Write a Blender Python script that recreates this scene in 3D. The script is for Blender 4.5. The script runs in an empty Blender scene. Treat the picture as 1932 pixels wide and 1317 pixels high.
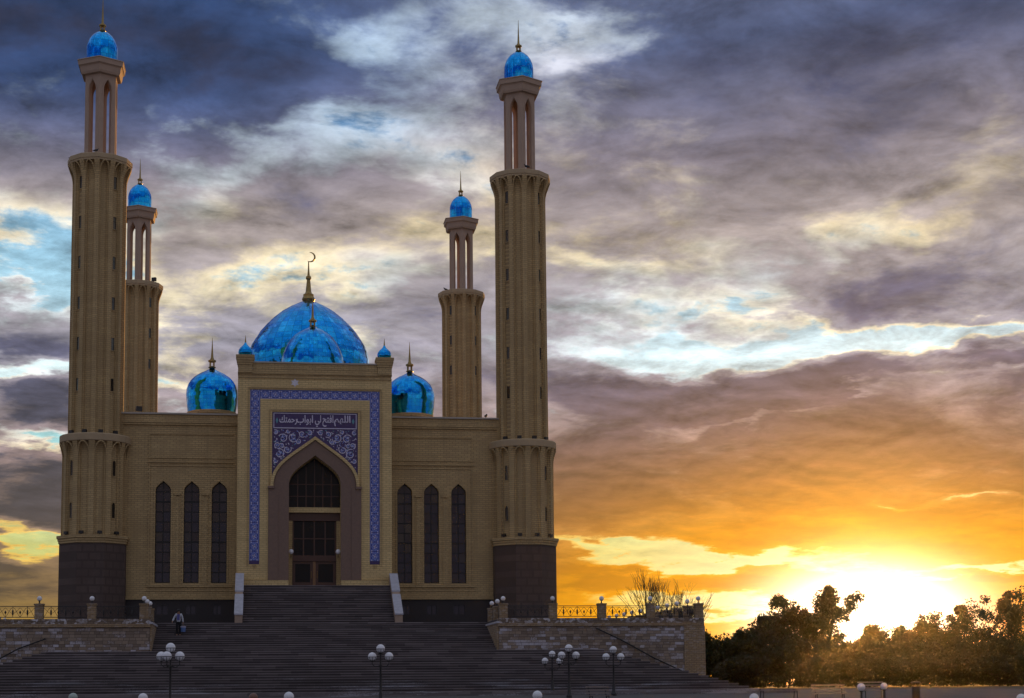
import bpy, bmesh, math, random
from mathutils import Vector, Matrix
from mathutils.geometry import tessellate_polygon

# ---------------------------------------------------------------- camera
scene = bpy.context.scene
COL = scene.collection
cam_data = bpy.data.cameras.new('camera')
cam_data.sensor_width = 36.0
cam_data.lens = 3000.0 / 1932.0 * 36.0
cam_data.shift_x = 0.0202
cam_data.shift_y = 0.1721
cam_data.clip_start = 0.5
cam_data.clip_end = 20000.0
cam = bpy.data.objects.new('camera', cam_data)
COL.objects.link(cam)
_rot = Matrix(((0.9899580274, -0.0062975274, -0.1412212628),
               (-0.1411357413, -0.1004819456, -0.9848776986),
               (-0.0079878929, 0.9949189514, -0.1003617149)))
cam.matrix_world = Matrix.Translation((-3.584, -119.36, 1.6)) @ _rot.to_4x4()
scene.camera = cam

# ---------------------------------------------------------------- render / view
scene.render.engine = 'CYCLES'
scene.cycles.use_denoising = True
scene.cycles.max_bounces = 6
scene.cycles.transparent_max_bounces = 12
scene.view_settings.view_transform = 'Standard'
scene.view_settings.look = 'None'
scene.view_settings.gamma = 1.0
scene.view_settings.exposure = 0.0
scene.view_settings.use_curve_mapping = False

SUN_AZ, SUN_EL = 21.5, 2.75      # degrees, clockwise from +Y

def lin(r, g, b):
    f = lambda c: c / 12.92 if c <= 0.04045 else ((c + 0.055) / 1.055) ** 2.4
    return (f(r / 255.0), f(g / 255.0), f(b / 255.0), 1.0)

# ---------------------------------------------------------------- tiny node language
class NT:
    def __init__(self, tree):
        self.t = tree
    def new(self, kind, **kw):
        n = self.t.nodes.new(kind)
        for k, v in kw.items():
            setattr(n, k, v)
        return n
    def put(self, sock, val):
        if isinstance(val, V):
            self.t.links.new(val.s, sock)
        elif isinstance(val, bpy.types.NodeSocket):
            self.t.links.new(val, sock)
        else:
            sock.default_value = val
    def math(self, op, a, b=0.0, c=0.0, clamp=False):
        n = self.new('ShaderNodeMath', operation=op, use_clamp=clamp)
        self.put(n.inputs[0], a); self.put(n.inputs[1], b)
        if len(n.inputs) > 2: self.put(n.inputs[2], c)
        return V(self, n.outputs[0])
    def combine(self, x, y, z):
        n = self.new('ShaderNodeCombineXYZ')
        for i, q in enumerate((x, y, z)): self.put(n.inputs[i], q)
        return V(self, n.outputs[0])
    def split(self, v):
        n = self.new('ShaderNodeSeparateXYZ'); self.put(n.inputs[0], v)
        return [V(self, o) for o in n.outputs]
    def noise(self, vec, scale=1.0, detail=4.0, rough=0.5, dist=0.0, out='Fac'):
        n = self.new('ShaderNodeTexNoise')
        self.put(n.inputs['Vector'], vec); n.inputs['Scale'].default_value = scale
        n.inputs['Detail'].default_value = detail; n.inputs['Roughness'].default_value = rough
        n.inputs['Distortion'].default_value = dist
        return V(self, n.outputs[out])
    def ramp(self, fac, stops, interp='LINEAR'):
        n = self.new('ShaderNodeValToRGB'); self.put(n.inputs[0], fac)
        cr = n.color_ramp; cr.interpolation = interp
        while len(cr.elements) < len(stops): cr.elements.new(0.5)
        for e, (p, c) in zip(cr.elements, stops):
            e.position = p; e.color = c if len(c) == 4 else (*c, 1)
        return V(self, n.outputs[0])
    def mix(self, fac, a, b, mode='MIX'):
        n = self.new('ShaderNodeMix', data_type='RGBA', blend_type=mode)
        n.clamp_factor = True
        self.put(n.inputs[0], fac); self.put(n.inputs[6], a); self.put(n.inputs[7], b)
        return V(self, n.outputs[2])
    def smooth(self, x, lo, hi):
        n = self.new('ShaderNodeMapRange', interpolation_type='SMOOTHSTEP')
        self.put(n.inputs[0], x)
        n.inputs[1].default_value = lo; n.inputs[2].default_value = hi
        return V(self, n.outputs[0])

class V:
    def __init__(self, nt, s): self.nt, self.s = nt, s
    def __add__(self, o): return self.nt.math('ADD', self, o)
    __radd__ = __add__
    def __sub__(self, o): return self.nt.math('SUBTRACT', self, o)
    def __rsub__(self, o): return self.nt.math('SUBTRACT', o, self)
    def __mul__(self, o): return self.nt.math('MULTIPLY', self, o)
    __rmul__ = __mul__
    def __truediv__(self, o): return self.nt.math('DIVIDE', self, o)
    def __rtruediv__(self, o): return self.nt.math('DIVIDE', o, self)
    def gauss(self, c, s):      # squared, scaled distance on one axis
        d = self.nt.math('MULTIPLY_ADD', self, 1.0 / s, -c / s)
        return d * d

# ---------------------------------------------------------------- sky (world)
world = bpy.data.worlds.new('World')
scene.world = world
world.use_nodes = True
world.node_tree.nodes.clear()
W = NT(world.node_tree)
tc = W.new('ShaderNodeTexCoord')
dirv = tc.outputs['Generated']
dx, dy, dz = W.split(dirv)
az = W.math('ARCTAN2', dx, dy) * 57.29578
el = W.math('ARCSINE', dz) * 57.29578
ela = W.math('ABSOLUTE', el)
# flat cloud deck seen in perspective: clouds shrink and flatten towards the horizon
inv = 1.0 / (W.math('ABSOLUTE', dz) + 0.17)
deck = W.combine(dx * inv, dy * inv, 0.35)
warp = W.noise(deck, 1.6, 4.0, 0.55, out='Color')
wx, wy, wz = W.split(warp)
hi = W.smooth(ela, 6.0, 18.0)
azw = az + (wx - 0.5) * (7.0 + 9.0 * hi)
elw = ela + (wy - 0.5) * (4.0 + 5.0 * hi)
fine = W.noise(deck, 6.0, 5.0, 0.6, out='Color')
fx, fy, fz = W.split(fine)
azw = azw + (fx - 0.5) * (2.6 + 2.4 * hi)
elw = elw + (fy - 0.5) * (1.7 + 1.6 * hi)
big = W.noise(deck, 2.3, 7.0, 0.55, 0.4)
tex = W.noise(deck, 11.0, 6.0, 0.62, 0.3)
lump = W.noise(deck, 6.4, 7.0, 0.62, 0.25)
_sx, _sy = math.sin(math.radians(SUN_AZ)), math.cos(math.radians(SUN_AZ))
deck_s = W.combine(dx * inv + _sx * 0.045, dy * inv + _sy * 0.045, 0.35)
lump_s = W.noise(deck_s, 6.4, 7.0, 0.62, 0.25)     # the same cloud, a step towards the sun
streak = W.noise(W.combine(az * 0.08, ela * 0.9, 0.0), 1.0, 4.0, 0.5)
# masses of cloud (+) and gaps (-): azimuth, elevation, weight, spread, spread (degrees)
MASSES = [(-8.4, 22.3, 0.3, 4.09, 2.16), (-1.4, 21.2, 0.26, 3.68, 1.39), (-6.7, 17.7, 0.04, 1.66, 1.06), (3.0, 23.3, -0.16, 2.37, 0.69), (-4.9, 19.9, -0.22, 0.75, 0.87), (-8.2, 19.9, -0.2, 2.02, 0.94), (2.3, 19.8, -0.2, 2.35, 0.8), (5.8, 18.7, -0.1, 2.55, 1.08), (7.3, 17.9, -0.22, 1.18, 0.82), (-1.4, 18.4, -0.12, 2.11, 0.89), (-3.3, 16.7, -0.08, 1.7, 1.08), (-8.3, 15.9, -0.2, 2.0, 0.8), (-8.0, 14.7, -0.4, 2.0, 0.39), (-7.6, 13.6, 0.12, 1.09, 0.47), (-8.2, 12.4, 0.36, 1.99, 0.58), (-8.2, 11.3, -0.5, 2.17, 0.36), (-8.3, 9.9, 0.36, 1.34, 0.69), (-7.9, 8.3, -0.42, 1.98, 0.33), (-8.1, 6.8, 0.34, 1.97, 0.82), (-8.0, 5.2, -0.42, 1.97, 0.29), (-8.2, 4.0, 0.3, 1.96, 0.62), (11.1, 23.3, -0.3, 2.17, 0.62), (20.6, 23.2, -0.32, 1.13, 0.44), (22.4, 22.5, -0.2, 0.48, 0.44), (16.2, 22.2, 0.16, 3.27, 1.21), (25.0, 20.5, 0.24, 3.02, 1.36), (12.7, 20.6, -0.06, 2.54, 0.71), (19.4, 18.7, 0.12, 4.09, 0.89), (21.6, 17.4, -0.04, 2.93, 0.53), (17.4, 16.6, 0.12, 4.88, 0.73), (25.0, 15.6, -0.2, 1.42, 0.46), (22.5, 15.2, -0.16, 0.55, 0.47), (25.9, 14.4, 0.16, 1.93, 0.53), (16.5, 15.8, -0.02, 1.9, 0.37), (12.0, 14.2, -0.24, 2.32, 0.45), (20.4, 13.3, -0.28, 1.11, 0.51), (23.9, 13.6, 0.22, 3.02, 0.65), (21.8, 12.1, -0.66, 6.05, 0.59), (14.7, 13.1, -0.04, 2.29, 0.75), (14.1, 12.1, -0.12, 0.58, 0.26), (20.3, 10.6, 0.26, 7.51, 0.63), (26.5, 11.5, 0.25, 2.92, 0.47), (17.6, 9.6, -0.2, 2.24, 0.13), (15.4, 9.8, -0.18, 0.76, 0.15), (22.4, 10.1, -0.3, 0.44, 0.17), (24.6, 10.4, -0.2, 1.06, 0.15), (26.5, 10.6, -0.25, 0.7, 0.13), (18.1, 7.3, 0.34, 10.02, 2.06), (22.8, 6.2, -0.34, 0.81, 0.09), (25.7, 6.3, -0.34, 1.39, 0.11), (14.7, 4.6, -0.66, 4.3, 0.25), (13.9, 3.8, 0.3, 3.76, 0.38), (15.8, 3.0, -0.36, 2.98, 0.26), (25.8, 3.8, -0.4, 1.89, 0.16), (25.9, 3.3, 0.3, 1.38, 0.22), (16.2, 2.4, -0.4, 2.23, 0.19), (-0.0, 14.1, -0.28, 3.27, 0.67), (4.2, 15.1, -0.26, 4.09, 0.74), (2.3, 13.4, -0.1, 2.32, 0.56), (5.2, 12.4, 0.1, 2.72, 1.31), (-2.3, 11.6, 0.04, 1.7, 1.11), (-3.2, 10.1, -0.28, 1.12, 0.37), (8.1, 14.9, -0.2, 0.59, 0.37), (1.9, 16.5, 0.06, 2.91, 0.73), (14.6, 11.1, 0.34, 3.79, 0.64), (16.2, 12.7, -0.26, 2.46, 0.48), (1.7, 18.9, -0.16, 3.71, 1.07), (5.0, 16.9, -0.06, 2.35, 0.73)]
acc = None
for (a0, e0, w, sa, se) in MASSES:
    g = W.math('EXPONENT', (azw.gauss(a0, sa) + elw.gauss(e0, se)) * -0.6) * w
    acc = g if acc is None else acc + g
lowband = W.smooth(ela, 0.0, 9.0)
dens = 0.51 + acc + (big - 0.5) * (0.25 + 0.50 * lowband) + (lump - 0.5) * (0.15 + 0.75 * lowband) + (tex - 0.5) * 0.36 + (streak - 0.5) * 0.12

e01 = W.math('DIVIDE', ela + (wy - 0.5) * 4.0, 75.0, clamp=True)
def R(*stops):
    return W.ramp(e01, [(e / 75.0, lin(*c)) for e, c in stops])
clear = R((0.5, (255, 205, 80)), (3.0, (250, 215, 110)), (5.0, (205, 205, 140)), (7.5, (150, 203, 205)),
          (11.5, (226, 241, 243)), (14.5, (172, 208, 226)), (18.5, (112, 156, 196)), (23.0, (66, 112, 172)), (32.0, (84, 128, 182)), (60.0, (110, 150, 196)))
lit = R((1.0, (226, 180, 90)), (5.0, (240, 204, 128)), (9.5, (244, 232, 208)), (13.0, (255, 244, 216)), (16.0, (238, 222, 190)),
        (19.0, (216, 204, 192)), (22.0, (206, 206, 216)), (60.0, (214, 216, 224)))
lit = W.mix(W.smooth(ela, 17.5, 21.5) * W.smooth(ela, 34.0, 26.0) * W.smooth(az, 9.0, 2.5), lit, lin(104, 142, 190))
mid = R((1.0, (150, 126, 70)), (4.0, (136, 116, 92)), (8.0, (150, 134, 134)), (12.0, (158, 156, 168)), (16.0, (164, 154, 152)),
        (19.0, (128, 122, 132)), (22.5, (90, 100, 130)), (34.0, (134, 140, 158)), (60.0, (160, 164, 176)))
dark = R((1.0, (90, 78, 52)), (4.0, (84, 76, 70)), (8.0, (74, 74, 86)), (12.0, (98, 98, 118)), (16.0, (98, 96, 114)),
         (19.0, (74, 78, 102)), (22.0, (56, 60, 82)), (34.0, (100, 106, 124)), (60.0, (128, 132, 146)))
# cool light on the rims far from the sun, deeper blue cloud high on the side away from it
lit = W.mix(W.smooth(wz, 0.42, 0.58) * W.smooth(ela, 7.0, 9.5) * 0.75, lit, lin(206, 222, 236))
away = W.smooth(ela, 16.5, 21.5) * W.smooth(ela, 34.0, 26.0) * W.smooth(az, 9.0, -3.0)
mid = W.mix(away * 0.9, mid, lin(62, 82, 122)); dark = W.mix(away * 0.85, dark, lin(50, 54, 74))
# the horizon opposite the sunset is mauve, not golden
opp = W.smooth(dx * _sx + dy * _sy, 0.75, 0.1) * W.smooth(ela, 9.0, 4.0)
mid = W.mix(opp, mid, lin(132, 132, 150)); dark = W.mix(opp, dark, lin(92, 94, 110)); lit = W.mix(opp, lit, lin(206, 200, 208)); clear = W.mix(opp, clear, lin(140, 172, 200))
# warm light spreading from the low sun
warm = W.math('EXPONENT', (az.gauss(21.0, 15.0) + ela.gauss(1.8, 5.5)) * -1.0)
hot = W.math('EXPONENT', (az.gauss(SUN_AZ, 8.5) + ela.gauss(2.2, 3.2)) * -1.0)
mid = W.mix(warm, mid, lin(234, 162, 76)); dark = W.mix(warm, dark, lin(208, 142, 70))
mid = W.mix(hot, mid, lin(250, 166, 20)); dark = W.mix(hot, dark, lin(222, 144, 18))
lit = W.mix(hot, lit, lin(255, 232, 160)); clear = W.mix(hot, clear, lin(255, 246, 210))
# high cloud is soft, cloud far off near the horizon has crisper rims
soft = W.smooth(ela, 9.0, 17.0)
dsoft = 0.47 + (dens - 0.47) * (1.25 - 0.5 * soft)
c1 = W.mix(W.smooth(dsoft, 0.19, 0.33), clear, lit)
c2 = W.mix(W.smooth(dsoft, 0.28, 0.53), c1, mid)
c3 = W.mix(W.smooth(dsoft, 0.55, 0.86), c2, dark)
# side of each billow turned to the sun is lighter
relief = 1.0 + (lump - lump_s) * (0.4 + 2.2 * W.smooth(ela, 3.0, 10.0))
c3 = W.mix(1.0, c3, W.combine(relief, relief, relief), 'MULTIPLY')
hs = W.new('ShaderNodeHueSaturation'); hs.inputs['Saturation'].default_value = 1.13
W.put(hs.inputs['Color'], c3)
gm = W.new('ShaderNodeGamma'); gm.inputs[1].default_value = 1.05
W.put(gm.inputs[0], hs.outputs[0])
c3 = V(W, gm.outputs[0])
# glow round the sun, flattened by the cloud bank above it
core = W.math('EXPONENT', W.math('POWER', az.gauss(SUN_AZ, 3.4) + el.gauss(2.0, 1.9), 1.3) * -1.0)
halo = W.math('EXPONENT', (az.gauss(SUN_AZ, 7.5) + el.gauss(2.4, 3.7)) * -1.0)
def scale(col, k):
    n = W.new('ShaderNodeVectorMath', operation='SCALE')
    W.put(n.inputs[0], col); W.put(n.inputs[3], k); return V(W, n.outputs[0])
def vadd(a, b):
    n = W.new('ShaderNodeVectorMath', operation='ADD')
    W.put(n.inputs[0], a); W.put(n.inputs[1], b); return V(W, n.outputs[0])
nish = W.new('ShaderNodeTexSky', sky_type='NISHITA')
nish.sun_disc = False
nish.sun_elevation = math.radians(SUN_EL)
nish.sun_rotation = math.radians(SUN_AZ)
skycol = vadd(c3, scale(nish.outputs[0], 0.006))
skycol = vadd(skycol, scale(W.combine(1.0, 0.42, 0.01), halo * 0.05))
skycol = vadd(skycol, scale(W.combine(1.0, 0.93, 0.78), core * 3.0))
world.cycles.sampling_method = 'MANUAL'
world.cycles.sample_map_resolution = 512
bg = W.new('ShaderNodeBackground')
W.put(bg.inputs[0], skycol); bg.inputs[1].default_value = 1.0
wo = W.new('ShaderNodeOutputWorld')
world.node_tree.links.new(bg.outputs[0], wo.inputs[0])

# ---------------------------------------------------------------- sun
sun_data = bpy.data.lights.new('sun', 'SUN')
sun_data.energy = 3.4
sun_data.angle = math.radians(0.6)
sun_data.color = (1.0, 0.46, 0.09)
sun = bpy.data.objects.new('sun', sun_data)
COL.objects.link(sun)
_a, _e = math.radians(SUN_AZ), math.radians(SUN_EL)
_sd = Vector((math.sin(_a) * math.cos(_e), math.cos(_a) * math.cos(_e), math.sin(_e)))
sun.rotation_euler = _sd.to_track_quat('Z', 'Y').to_euler()
sun.location = _sd * 300.0

# ================================================================ mesh helpers
def world_loc(o):
    v = Vector((0, 0, 0))
    while o is not None:
        v += o.location
        o = o.parent
    return v

def empty(name, loc, label=None, cat=None, group=None):
    o = bpy.data.objects.new(name, None)
    o.location = loc
    o.empty_display_size = 0.3
    COL.objects.link(o)
    return tag(o, label, cat, group)

def tag(o, label=None, cat=None, group=None, kind=None):
    if label: o['label'] = label
    if cat: o['category'] = cat
    if group: o['group'] = group
    if kind: o['kind'] = kind
    return o

def inst(name, mesh, parent=None, pos=(0, 0, 0), rotz=0.0, scale=None):
    """an object on shared mesh data; pos is local to the parent"""
    o = bpy.data.objects.new(name, mesh)
    o.location = pos
    o.rotation_euler = (0, 0, rotz)
    if scale: o.scale = scale
    o.parent = parent
    COL.objects.link(o)
    return o

def copy_tree(o, parent=None):
    c = o.copy()
    COL.objects.link(c)
    c.parent = parent
    for ch in list(o.children):
        copy_tree(ch, c)
    return c

def arch(w, spring, apex, n=12, cx=0.0):
    """right half to left half of a four-centred pointed arch, from (w, spring) over the apex"""
    h = apex - spring
    P = ((w, 0), (w, 0.46 * h), (0.60 * w, 0.60 * h), (0, h))
    half = []
    for i in range(n + 1):
        t = i / n; s = 1 - t
        x = s**3 * P[0][0] + 3 * s * s * t * P[1][0] + 3 * s * t * t * P[2][0] + t**3 * P[3][0]
        y = s**3 * P[0][1] + 3 * s * s * t * P[1][1] + 3 * s * t * t * P[2][1] + t**3 * P[3][1]
        half.append((x, y))
    return [(cx + x, spring + y) for x, y in half] + [(cx - x, spring + y) for x, y in reversed(half[:-1])]

class MB:
    def __init__(self):
        self.v, self.f, self.m = [], [], []
    def add(self, verts, faces, mi=0):
        b = len(self.v)
        self.v += [tuple(p) for p in verts]
        self.f += [tuple(b + i for i in f) for f in faces]
        self.m += [mi] * len(faces)
        return self
    def box(self, x0, x1, y0, y1, z0, z1, mi=0):
        v = [(x, y, z) for z in (z0, z1) for y in (y0, y1) for x in (x0, x1)]
        return self.add(v, [(0, 2, 3, 1), (4, 5, 7, 6), (0, 1, 5, 4), (2, 6, 7, 3), (0, 4, 6, 2), (1, 3, 7, 5)], mi)
    def prism(self, outer, holes=(), y0=0.0, y1=0.3, mi=0, fn=None):
        """polygon in (x, z) extruded from y0 (front) to y1 (back); fn maps (u, d, z) to a point"""
        fn = fn or (lambda u, d, z: (u, d, z))
        loops = [list(outer)] + [list(h) for h in holes]
        flat = [p for l in loops for p in l]
        tris = tessellate_polygon([[Vector((p[0], p[1], 0)) for p in l] for l in loops])
        n = len(flat)
        v = [fn(p[0], y0, p[1]) for p in flat] + [fn(p[0], y1, p[1]) for p in flat]
        f = []
        for t in tris:
            a, b, c = (flat[i] for i in t)
            if (b[0] - a[0]) * (c[1] - a[1]) - (b[1] - a[1]) * (c[0] - a[0]) < 0:
                t = (t[0], t[2], t[1])
            f.append(tuple(t)); f.append((t[0] + n, t[2] + n, t[1] + n))
        k = 0
        for li, l in enumerate(loops):
            m = len(l)
            area = sum(l[i][0] * l[(i + 1) % m][1] - l[(i + 1) % m][0] * l[i][1] for i in range(m))
            flip = (area > 0) == (li > 0)
            for i in range(m):
                a, b = k + i, k + (i + 1) % m
                f.append((a, b, b + n, a + n) if flip else (a, a + n, b + n, b))
            k += m
        return self.add(v, f, mi)
    def rings(self, rings, mi=0, cap=True):
        n = len(rings[0])
        v = [p for r in rings for p in r]
        f = []
        for j in range(len(rings) - 1):
            for i in range(n):
                a, b = j * n + i, j * n + (i + 1) % n
                f.append((a, b, b + n, a + n))
        if cap:
            f.append(tuple(reversed(range(n)))); f.append(tuple(range((len(rings) - 1) * n, len(rings) * n)))
        return self.add(v, f, mi)
    def lathe(self, prof, n=24, c=(0, 0, 0), a0=0.0, mi=0, cap=True):
        R = []
        for r, z in prof:
            R.append([(c[0] + r * math.cos(a0 + 2 * math.pi * i / n), c[1] + r * math.sin(a0 + 2 * math.pi * i / n), c[2] + z) for i in range(n)])
        return self.rings(R, mi, cap)
    def tube(self, pts, r, n=6, mi=0):
        pts = [Vector(p) for p in pts]
        rr = r if isinstance(r, (list, tuple)) else [r] * len(pts)
        R = []
        u = None
        for i, p in enumerate(pts):
            d = (pts[min(i + 1, len(pts) - 1)] - pts[max(i - 1, 0)]).normalized()
            if u is None:
                u = d.orthogonal().normalized()
            u = (u - d * u.dot(d)).normalized()
            w = d.cross(u)
            R.append([tuple(p + (u * math.cos(2 * math.pi * k / n) + w * math.sin(2 * math.pi * k / n)) * rr[i]) for k in range(n)])
        return self.rings(R, mi)
    def ribbon(self, pts, w, y, t=0.02, mi=0):
        """flat raised line in the (x, z) plane at depth y, proud by t"""
        n = len(pts)
        L, Rr = [], []
        for i in range(n):
            a, b = pts[max(i - 1, 0)], pts[min(i + 1, n - 1)]
            dx_, dz_ = b[0] - a[0], b[1] - a[1]
            l = math.hypot(dx_, dz_) or 1.0
            ww = w[i] if isinstance(w, (list, tuple)) else w
            nx, nz = -dz_ / l * ww / 2, dx_ / l * ww / 2
            L.append((pts[i][0] + nx, pts[i][1] + nz)); Rr.append((pts[i][0] - nx, pts[i][1] - nz))
        v = [(p[0], y - t, p[1]) for p in L] + [(p[0], y - t, p[1]) for p in Rr] + [(p[0], y, p[1]) for p in L] + [(p[0], y, p[1]) for p in Rr]
        f = []
        for i in range(n - 1):
            f += [(i, i + 1, n + i + 1, n + i), (i, 2 * n + i, 2 * n + i + 1, i + 1), (n + i, n + i + 1, 3 * n + i + 1, 3 * n + i)]
        return self.add(v, f, mi)
    def ball(self, c, r, n=14, m=9, mi=0, sq=1.0):
        prof = [(max(r * math.sin(math.pi * j / m), r * 0.02), -r * sq * math.cos(math.pi * j / m)) for j in range(m + 1)]
        return self.lathe(prof, n, c, 0, mi)
    def mesh(self, name, mats, smooth=False, origin=(0, 0, 0)):
        me = bpy.data.meshes.new(name)
        o = Vector(origin)
        me.from_pydata([tuple(Vector(p) - o) for p in self.v], [], self.f)
        for m in (mats if isinstance(mats, (list, tuple)) else [mats]):
            me.materials.append(m)
        me.polygons.foreach_set('material_index', self.m)
        if smooth:
            me.polygons.foreach_set('use_smooth', [True] * len(self.f))
            me.set_sharp_from_angle(angle=math.radians(35))
        me.update()
        return me
    def build(self, name, mats, parent=None, smooth=False):
        me = self.mesh(name, mats, smooth, world_loc(parent) if parent else (0, 0, 0))
        return inst(name, me, parent)

# ================================================================ materials
def material(name, fn):
    m = bpy.data.materials.new(name)
    m.use_nodes = True
    nt = NT(m.node_tree)
    bsdf = m.node_tree.nodes['Principled BSDF']
    geo = nt.new('ShaderNodeNewGeometry')
    fn(nt, bsdf, geo.outputs['Position'])
    return m

def bump(nt, bsdf, h, strength=0.4, dist=0.02):
    b = nt.new('ShaderNodeBump')
    b.inputs['Strength'].default_value = strength
    b.inputs['Distance'].default_value = dist
    nt.put(b.inputs['Height'], h)
    nt.put(bsdf.inputs['Normal'], b.outputs[0])

def plain(name, col, rough=0.6, var=0.15, scale=3.0, metal=0.0, spec=0.5, bumpd=0.0):
    def fn(nt, b, pos):
        n = nt.noise(pos, scale, 5.0, 0.6)
        a = tuple(c * (1 - var) for c in col) + (1,); d = tuple(min(1, c * (1 + var)) for c in col) + (1,)
        nt.put(b.inputs['Base Color'], nt.mix(n, a, d))
        nt.put(b.inputs['Roughness'], rough + (n - 0.5) * 0.2)
        b.inputs['Metallic'].default_value = metal
        b.inputs['Specular IOR Level'].default_value = spec
        if bumpd: bump(nt, b, n, 0.5, bumpd)
    return material(name, fn)

def brickwork(name, c1, c2, mortar, bw=0.46, bh=0.155, white=0.0, dirt=0.5, streaks=0.6):
    def fn(nt, b, pos):
        x, y, z = nt.split(pos)
        vec = nt.combine(x + y, z, 0.0)
        br = nt.new('ShaderNodeTexBrick')
        nt.put(br.inputs['Vector'], vec)
        br.inputs['Color1'].default_value = (*c1, 1); br.inputs['Color2'].default_value = (*c2, 1)
        br.inputs['Mortar'].default_value = (*mortar, 1)
        br.inputs['Scale'].default_value = 1.0
        br.inputs['Mortar Size'].default_value = bh * 0.13
        br.inputs['Brick Width'].default_value = bw; br.inputs['Row Height'].default_value = bh
        br.inputs['Bias'].default_value = 0.0
        col = V(nt, br.outputs['Color'])
        n1 = nt.noise(pos, 0.35, 5.0, 0.6)
        n2 = nt.noise(nt.combine(x * 2.2, y * 2.2, z * 0.18), 1.0, 4.0, 0.6)     # run-off streaks
        n3 = nt.noise(pos, 9.0, 3.0, 0.6)
        col = nt.mix(nt.smooth(n1, 0.40, 0.75) * dirt, col, (c1[0] * 0.45, c1[1] * 0.42, c1[2] * 0.42, 1))
        col = nt.mix(nt.smooth(n2, 0.48, 0.72) * streaks, col, (c1[0] * 0.5, c1[1] * 0.5, c1[2] * 0.52, 1))
        n4 = nt.noise(nt.combine(x * 0.5, y * 0.5, z * 1.6), 1.0, 3.0, 0.6)
        col = nt.mix(nt.smooth(n4, 0.42, 0.66) * 0.45, col, (c2[0] * 0.72, c2[1] * 0.70, c2[2] * 0.74, 1))
        col = nt.mix(n3 * 0.35, col, (c2[0] * 1.12, c2[1] * 1.1, c2[2] * 1.05, 1))
        if white:
            # salt bloom: whole bricks and drifts of white on the masonry
            w1 = nt.noise(nt.combine(x * 0.28, y * 0.28, z * 0.7), 1.0, 5.0, 0.65)
            cell = nt.new('ShaderNodeTexVoronoi'); nt.put(cell.inputs['Vector'], nt.combine(x / (bw * 0.62), y / (bw * 0.62), z / (bh * 0.9)))
            cell.inputs['Scale'].default_value = 1.0
            cr, cg, cb = nt.split(cell.outputs['Color'])
            m = nt.smooth(w1 * 1.15 + cr * 0.8 + (n3 - 0.5) * 0.5, 0.98, 1.46) * white
            col = nt.mix(m, col, (0.60, 0.58, 0.62, 1))
        nt.put(b.inputs['Base Color'], col)
        b.inputs['Roughness'].default_value = 0.85
        h = V(nt, br.outputs['Fac']) * -1.0 + n3 * 0.5
        bump(nt, b, h, 0.55, 0.02)
    return material(name, fn)

M = {}
M['brick'] = brickwork('ochre_brick', (0.63, 0.46, 0.225), (0.50, 0.36, 0.175), (0.28, 0.20, 0.105))
M['brick_portal'] = brickwork('ochre_brick_portal', (0.82, 0.62, 0.30), (0.70, 0.52, 0.245), (0.42, 0.31, 0.15), streaks=0.35, dirt=0.3)  # paler than the wing brick: the portal's extra light is put into colour
M['masonry'] = brickwork('stained_masonry', (0.24, 0.175, 0.12), (0.18, 0.13, 0.095), (0.09, 0.07, 0.06), 0.34, 0.17, white=0.95, dirt=0.5)
def _blocks(nt, b, pos):
    ge = nt.new('ShaderNodeNewGeometry')
    rnd = V(nt, ge.outputs['Random Per Island'])
    x, y, z = nt.split(pos)
    drift = nt.noise(nt.combine(x * 0.30, y * 0.3, z * 0.75), 1.0, 4.0, 0.6)
    grit = nt.noise(pos, 16.0, 4.0, 0.65)
    col = nt.mix(rnd, (0.200, 0.148, 0.110, 1), (0.360, 0.275, 0.200, 1))
    r2 = nt.math('FRACT', rnd * 17.3)
    m = nt.smooth(drift * 1.5 + r2 * 0.55 + (grit - 0.5) * 0.8, 1.0, 1.35)
    col = nt.mix(m * 0.9, col, (0.66, 0.64, 0.72, 1))
    nt.put(b.inputs['Base Color'], nt.mix(grit * 0.4, col, (0.16, 0.13, 0.12, 1)))
    b.inputs['Roughness'].default_value = 0.9
    bump(nt, b, grit, 0.5, 0.02)
M['blocks'] = material('bloomed_stone_blocks', _blocks)
M['joint'] = plain('dark_joint', (0.06, 0.048, 0.042), 0.95, 0.2)
M['masonry_clean'] = brickwork('ochre_masonry', (0.40, 0.28, 0.15), (0.31, 0.215, 0.12), (0.14, 0.10, 0.07), 0.34, 0.12, white=0.25, dirt=0.45)
M['stucco'] = plain('pale_stucco', (0.44, 0.33, 0.20), 0.85, 0.18, 1.2, bumpd=0.01)
M['concrete'] = plain('pink_concrete', (0.40, 0.29, 0.22), 0.8, 0.18, 1.4, bumpd=0.01)
M['granite'] = plain('mauve_granite', (0.205, 0.130, 0.096), 0.55, 0.30, 7.0, bumpd=0.004)
M['granite_base'] = brickwork('plinth_granite', (0.125, 0.088, 0.076), (0.104, 0.074, 0.064), (0.078, 0.055, 0.048), 0.9, 0.6, dirt=0.5, streaks=0.5)
M['granite_dark'] = plain('dark_granite', (0.024, 0.018, 0.020), 0.55, 0.30, 7.0)
M['coping_metal'] = plain('roof_sheet', (0.42, 0.38, 0.33), 0.45, 0.15, 2.0)
M['coping_pale'] = plain('pale_coping_stone', (0.46, 0.46, 0.52), 0.7, 0.35, 3.5, bumpd=0.01)
M['gold'] = plain('old_bronze', (0.36, 0.25, 0.09), 0.38, 0.3, 6.0, metal=0.85)
M['glass'] = plain('dark_glass', (0.040, 0.029, 0.038), 0.08, 0.3, 0.8, spec=0.4)
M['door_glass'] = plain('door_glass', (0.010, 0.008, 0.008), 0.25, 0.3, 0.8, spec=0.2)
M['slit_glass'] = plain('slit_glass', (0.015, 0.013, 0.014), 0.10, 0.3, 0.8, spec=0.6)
M['frame'] = plain('window_frame', (0.004, 0.003, 0.003), 0.5, 0.2)
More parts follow.
